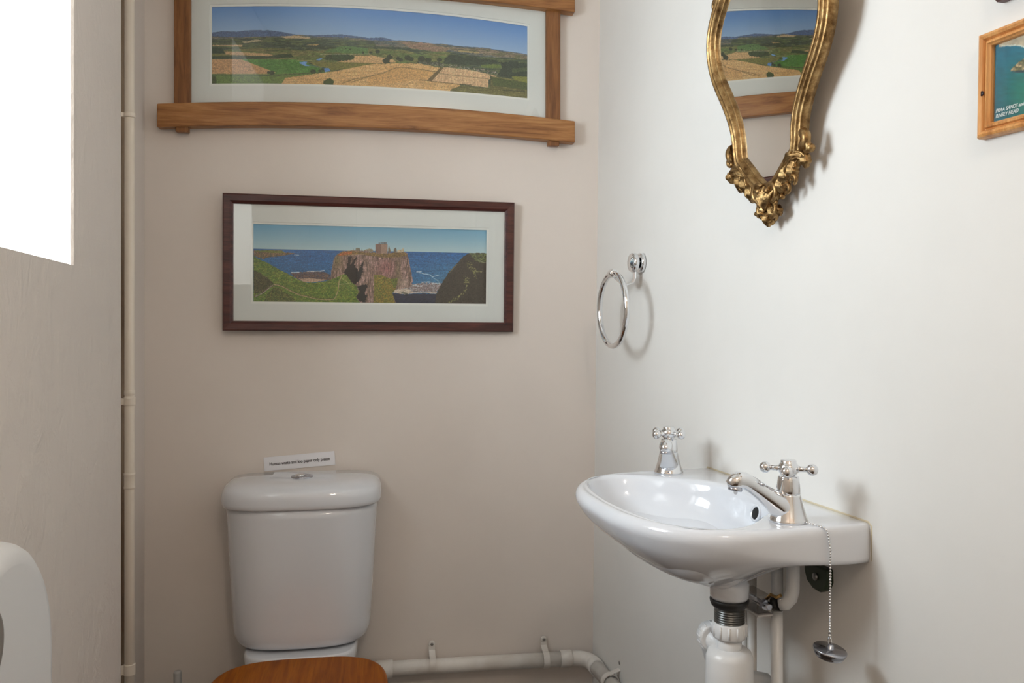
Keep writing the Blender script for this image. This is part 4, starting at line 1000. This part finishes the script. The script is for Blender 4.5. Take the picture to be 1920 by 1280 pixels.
# ------------------------------------------------------------------ toilet
CAX = .0125                      # centre along the back wall
P = empty('toilet', BW(CAX, -CAMH, 0), BT, BIN); tag(P, 'white close-coupled toilet with an orange varnished wooden seat', 'toilet')
def dplan(hw, depth, ex, back=.012, n=56):         # D-shaped plan, straight back, bowed front
    pts = [(-hw, back)]
    for i in range(n+1):
        t = PI - PI*i/n; c, s_ = math.cos(t), math.sin(t)
        pts.append((hw*math.copysign(abs(c)**(2/ex), c), back + .05 + (depth-back-.05)*abs(s_)**(2/ex)))
    pts.append((hw, back)); return pts
def dlevels(levels, ex=3.2):
    rings = []
    for hw, dp, z in levels: rings.append([(x, -b_, z) for x, b_ in dplan(hw, dp, ex)])
    return rings
zc = lambda h: CAMH + h
lv = [(.120,.150,-.793),(.150,.185,-.7925),(.160,.194,-.789),(.1665,.1995,-.780),(.1703,.203,-.765),(.1720,.2045,-.745),(.181,.2065,-.60),(.1875,.2085,-.470),(.1880,.2085,-.446)]
mb = MB(); mb.rings(dlevels([(a_, b_, zc(c_)) for a_, b_, c_ in lv], 3.0)); mb.build('cistern', M['ceramic'], P)
lv = [(.186,.206,-.4470),(.1955,.2135,-.4460),(.1985,.2155,-.4430),(.1995,.2165,-.435),(.1990,.2160,-.420),(.1965,.2135,-.4090),(.1915,.2085,-.4010),(.183,.200,-.3945),(.171,.187,-.3900),(.150,.165,-.3872),(.118,.140,-.3858),(.08,.115,-.3850)]
rings = []
for hw, dp, h in lv:
    r_ = dplan(hw, dp, 3.4 if h < -.40 else 3.0); fl = .0028 if h < -.44 else 0
    rings.append([(x, -b_, zc(h) - fl*0) for x, b_ in r_])
mb = MB(); mb.rings(rings); mb.build('cistern_lid', M['ceramic'], P)
fb = empty('tmp', (0,0,0)); D.objects.remove(fb)
bz = zc(-.3850)
mb = MB(); mb.lathe([(.0275,-.002),(.0275,.002),(.026,.0040),(.023,.0045),(.001,.0045)], (-.002,-.100,bz), n=40); ring_ = mb.build('flush_button', M['chrome_dark'], P)
mb = MB(); mb.sphere((-.007,-.100,bz+.0045), .014, 20, (1.0,1.15,.42)); mb.build('half_flush', M['chrome'], ring_)
mb = MB(); mb.sphere((.012,-.100,bz+.0040), .009, 20, (.9,1.5,.42)); mb.build('full_flush', M['chrome_dark'], ring_)
# pan: stacked oval sections, from the foot to the rim, with a flat shelf behind
def oval(hw, b0, b1, z, ex=2.3, n=64):
    cb = (b0+b1)/2; rb = (b1-b0)/2
    out = []
    for i in range(n):
        t = 2*PI*i/n; c, s_ = math.cos(t), math.sin(t); k_ = 1 + .10*(-s_)*0
        out.append((hw*math.copysign(abs(c)**(2/ex), c), -(cb + rb*math.copysign(abs(s_)**(2/ex), s_)), z))
    return out
SEATZ = zc(-.7985)
rimz = SEATZ - .028
mb = MB(); mb.rings([oval(.11,.10,.54,0.0),oval(.11,.10,.54,.03),oval(.092,.09,.49,.10),oval(.095,.07,.46,.18),oval(.130,.05,.55,.27),oval(.165,.10,.65,.34),oval(.178,.18,.685,rimz-.02),oval(.178,.19,.685,rimz-.004),oval(.170,.195,.678,rimz),oval(.130,.25,.635,rimz),oval(.115,.27,.61,rimz-.04),oval(.07,.33,.52,.24),oval(.02,.40,.44,.22)])
mb.build('pan', M['ceramic'], P)
# shelf that carries the cistern
top_ = zc(-.7975)
sh = [(.112,.19,.30),(.128,.205,.35),(.1375,.222,top_-.025),(.1375,.226,top_-.006),(.133,.223,top_)]
mb = MB(); mb.rings([[(x, -b_, z) for x, b_ in dplan(hw, dp, 5.0, .02)] for hw, dp, z in sh]); mb.build('cistern_shelf', M['ceramic'], P)
# coupling gap gasket
mb = MB(); mb.box(-.06,.06,-.15,-.04,top_-.001,zc(-.792)); mb.build('coupling_gasket', M['black'], P)
# wooden seat lid and ring
def seat_plan(hw, b0, b1, n=96):
    out = []
    for i in range(n):
        t = 2*PI*i/n; c, s_ = math.cos(t), math.sin(t); cb = b0 + (b1-b0)*.47
        ex = 2.25 if s_ > 0 else 3.5
        rb = (b1-cb) if s_ > 0 else (cb-b0)
        out.append((hw*math.copysign(abs(c)**(2/ex), c), cb + rb*math.copysign(abs(s_)**(2/ex), s_)))
    return out
def slab(hw, b0, b1, z0, z1, r, hole=None):
    R_ = []
    for ins, z in ((r,z0),(r*.3,z0+r*.3),(0,z0+r),(0,z1-r),(r*.12,z1-r*.5),(r*.4,z1-r*.15),(r,z1)): R_.append([(x,-b_,z) for x, b_ in seat_plan(hw-ins, b0+ins, b1-ins)])
    if hole:
        for ins, z in ((0,z1),(0,z0)): R_.append([(x,-b_,z) for x, b_ in seat_plan(hole, b0+.075, b1-.065)])
        return MB().rings(R_, closed=True)
    return MB().rings(R_)
slab(.198,.226,.690, rimz+.002, rimz+.013, .004, .125).build('seat_ring', M['seat'], P).location.x = .010
slab(.200,.224,.693, rimz+.0135, SEATZ, .006).build('seat_lid', M['seat'], P).location.x = .012
for sx in (-.075,.075):
    mb = MB(); mb.lathe([(.015,0),(.015,.006),(.009,.010),(.009,.020),(.001,.021)], (sx,-.215,rimz-.002+.0), n=20); mb.build('hinge', M['chrome'], P)

# toilet brush beside the toilet (only its handle top reaches into view)
r_ = ray(333, 1264); hp_ = CAM + r_*2.02
P = empty('toilet_brush', (hp_.x, hp_.y, 0), BT, BIN); tag(P, 'grey plastic toilet brush standing left of the toilet', 'toilet brush')
mb = MB(); mb.lathe([(.045,0),(.048,.003),(.042,.09),(.044,.10),(.040,.10),(.038,.01),(.001,.008)], n=36); mb.build('holder', M['plastic'], P)
mb = MB(); ht = CAMH + (HZ-1258)/FPX*2.02; mb.lathe([(.006,.02),(.0065,.12),(.0085,ht-.09),(.0096,ht-.004),(.0085,ht),(.001,ht+.0005)], n=24); mb.build('handle', mat('grey plastic', (.44,.43,.42,1), .45), P)
mb = MB(); mb.lathe([(.02,.012),(.032,.02),(.032,.08),(.015,.09),(.001,.09)], n=28); mb.build('brush_head', M['plastic'], P)

# ------------------------------------------------------------------ soil pipe along the back wall and round the corner
RP = .0198
def pB(x, y, b): a_, z_, _ = pxB(x, y, b); return BW(a_, z_, b)
s0 = pB(690, 1256, .034); P = empty('waste_pipe', s0, BT, BIN); tag(P, 'white plastic waste pipe along the back wall, turning at the corner', 'pipe')
inv = (Matrix.Translation(s0) @ Matrix((BT, BIN, Vector((0,0,1)))).transposed().to_4x4()).inverted()
q1 = pB(1078, 1236, .034); q2 = None
a_, z_, _ = pxR(1132, 1264, .036); r1 = RW(a_, z_, .036); a_, z_, _ = pxR(1178, 1318, .036); r2 = RW(a_, z_, .036)
d1 = (q1-s0).normalized(); d2 = (r2-r1).normalized()
A_ = q1 + d1*.0
# corner meeting point of the two axes
w0 = r1 - q1; den = 1 - d1.dot(d2)**2; tpar = (w0.dot(d1) - w0.dot(d2)*d1.dot(d2))/den; K = q1 + d1*tpar
s_par = (K - r1).dot(d2); K2 = r1 + d2*s_par; K = (K + K2)/2
st = [inv @ (s0 - d1*.12), inv @ (K - d1*.055)]
mb = MB(); mb.tube(st, RP, 36); mb.build('straight_run', M['plastic_old'], P)
r3 = r1 + d2*1.15; r3.z = max(r3.z, .05)
mb = MB(); mb.tube([inv @ (K + d2*.050), inv @ (r1 + d2*.9)], RP, 36); mb.build('side_run', M['plastic_old'], P)
bez = []
pa, pb_ = K - d1*.050, K + d2*.046
for i in range(17):
    t = i/16; bez.append(inv @ (pa*(1-t)**2 + K*2*t*(1-t) + pb_*t*t))
mb = MB(); mb.tube(bez, RP*1.06, 36); mb.tube([inv @ (pa - d1*.030), inv @ pa, inv @ (pa + d1*.004)], [RP*1.16,RP*1.16,RP*1.06], 36); mb.tube([inv @ (pb_ + d2*.026), inv @ pb_, inv @ (pb_ - d2*.003)], [RP*1.13,RP*1.13,RP*1.06], 36); mb.build('elbow', M['plastic_old'], P)
c1 = pB(722, 1254, .034)
mb = MB(); mb.tube([inv @ (c1 + d1*t_) for t_ in (-.055,-.022,-.020,.020)], [RP*1.30,RP*1.06,RP*1.17,RP*1.17], 36); mb.build('coupling', M['plastic_old'], P)
def clip(parent, c, d, up, into, wall_d):
    """saddle clip: strap round the pipe with an eared lug screwed to the wall"""
    ci = inv @ c; rot = inv.to_3x3(); d_ = (rot @ d).normalized(); u_ = (rot @ up).normalized(); w_ = (rot @ into).normalized(); mb = MB()
    R0, R1, hw_ = RP*1.01, RP*1.16, .0085; rings = []
    for i in range(33):
        a_ = -PI*.5 + 2*PI*i/32*1.0; v = u_*math.sin(a_) - w_*math.cos(a_)
        rings.append([ci + v*R0 - d_*hw_, ci + v*R1 - d_*hw_, ci + v*R1 + d_*hw_, ci + v*R0 + d_*hw_])
    mb.rings(rings, smooth=False)
    lug = []
    for t, h_, o_ in ((0, RP*.90, -.003), (.3, RP*1.25, .008), (.6, RP*1.55, wall_d-.007), (1, RP*2.3, wall_d-.0045)):
        b0 = ci + u_*h_ + w_*o_; lug.append([b0 - d_*hw_ - w_*.002, b0 + d_*hw_ - w_*.002, b0 + d_*hw_ + w_*.002, b0 - d_*hw_ + w_*.002])
    mb.rings(lug, smooth=False)
    e0 = ci + u_*RP*2.35 + w_*(wall_d-.006); mb.lathe([(hw_,-.0015),(hw_*1.05,.001),(hw_*.9,.004),(.001,.0042)], e0, -w_, 24)
    o_ = mb.build('pipe_clip', M['plastic_old'], parent, .0008)
    mb = MB(); mb.lathe([(.0042,.0),(.0042,.0012),(.001,.0016)], e0 - w_*.0040, -w_, 16); mb.build('screw', M['steel'], o_)
clip(P, pB(811, 1246, .034), d1, Vector((0,0,1)), BIN, .034)
clip(P, pB(1023, 1236, .034), d1, Vector((0,0,1)), BIN, .034)
clip(P, r1 + d2*.045, d2, (Vector((0,0,1)) - d2*d2.z).normalized(), RIN, .036)

# ------------------------------------------------------------------ painted copper pipe in the recess by the left wall
ZP = 1.80; r_ = ray(243, HZ); c_ = r_*ZP
P = empty('copper_pipe', (c_.x, c_.y, 0), LT, LIN); tag(P, 'cream painted vertical pipe clipped beside the left wall edge', 'pipe')
def zy(y): return CAMH + (HZ-y)/FPX*ZP
rp = .0100
mb = MB(); mb.tube([(0,0,0),(0,.0,zy(900)),(-.000,.0,CZ)], [rp*1.06, rp*1.04, rp], 24); mb.build('tube', M['pipe_paint'], P)
mb = MB(); zq = zy(901); mb.lathe([(rp,zq-.018),(rp*1.16,zq-.017),(rp*1.16,zq-.013),(rp*1.10,zq-.011),(rp*1.10,zq+.011),(rp*1.18,zq+.013),(rp*1.18,zq+.017),(rp,zq+.018)], n=24)
mb.build('coupling', M['pipe_paint'], P); mb = MB(); zq = zy(736); mb.lathe([(rp,zq-.006),(rp*1.10,zq-.005),(rp*1.10,zq+.005),(rp,zq+.006)], n=24); mb.build('solder_joint', M['pipe_paint'], P)
Minv = (Matrix.Translation(Vector((c_.x, c_.y, 0))) @ Matrix((LT, LIN, Vector((0,0,1)))).transposed().to_4x4()).inverted()
edge = Minv @ Vector((-.872, 1.783, 0))
for y_, hgt in ((216,.006),(752,.009),(1254,.0125)):
    zq = zy(y_); mb = MB()
    mb.lathe([(rp*.98,zq-hgt),(rp*1.22,zq-hgt+.001),(rp*1.22,zq+hgt-.001),(rp*.98,zq+hgt)], n=24)
    u_ = Vector((edge.x, edge.y, 0)).normalized(); s_ = Vector((-u_.y, u_.x, 0)); L_ = math.hypot(edge.x, edge.y) + .001
    lo = [u_*rp*.9 - s_*.003, u_*L_ - s_*.003, u_*L_ + s_*.003, u_*rp*.9 + s_*.003]
    mb.hexa([(v.x,v.y,zq-hgt*.8) for v in lo] + [(v.x,v.y,zq+hgt*.8) for v in lo]); mb.build('pipe_clip', M['pipe_paint'], P, .001)

# ------------------------------------------------------------------ round-topped roll dispenser on the left wall
yc = .7320; zc_ = CAMH - .344
P = empty('roll_dispenser', (lw(yc).x, lw(yc).y, zc_), LT, LIN); tag(P, 'white round-topped toilet roll dispenser with scuffs on the left wall', 'dispenser')
def arch_poly(r, zb, n=40):
    p = [(r*math.cos(t), r*math.sin(t)) for t in [PI*i/n for i in range(n+1)]]; c_ = .03
    return p + [(-r, zb + c_), (-r + c_*.3, zb + c_*.3), (-r + c_, zb), (r - c_, zb), (r - c_*.3, zb + c_*.3), (r, zb + c_)]
rings = []
for ins, y_ in ((0,-.001),(0,-.100),(.002,-.108),(.006,-.114),(.013,-.1185),(.022,-.120)):
    rings.append([(x, y_, z) for x, z in arch_poly(.142-ins, -.20+ins)])
MB().rings(rings).build('cover', M['plastic'], P, 0)
mb = MB(); mb.rings([[(x, y_, z) for x, z in arch_poly(.1432, -.2012)] for y_ in (-.0005,-.034)], smooth=False); mb.build('back_plate', M['plastic'], P)
rings = [[( -.050 + .034*math.cos(t)*k_, y_, .034*math.sin(t)*k_ + .064) for t in [2*PI*i/40 for i in range(40)]] for k_, y_ in ((1,-.1195),(1,-.1208),(.9,-.1212))]
MB().rings(rings).build('view_window', M['roll'], P)
# scuff marks where the finish has worn through
mb = MB()
for (x, z, rx, rz) in ((.118,-.062,.006,.012),(.106,-.094,.010,.020),(.112,-.084,.008,.012),(.104,-.112,.006,.014)):
    rings = [[(x + rx*k_*math.cos(t)*(1+.15*math.sin(3*t)), y_, z + rz*k_*math.sin(t)) for t in [2*PI*i/24 for i in range(24)]] for k_, y_ in ((1,-.1195),(1,-.1203),(.6,-.1204))]
    mb.rings(rings)
mb.build('worn_patch', mat('worn grey patch', (.42,.39,.36,1), .6), P)
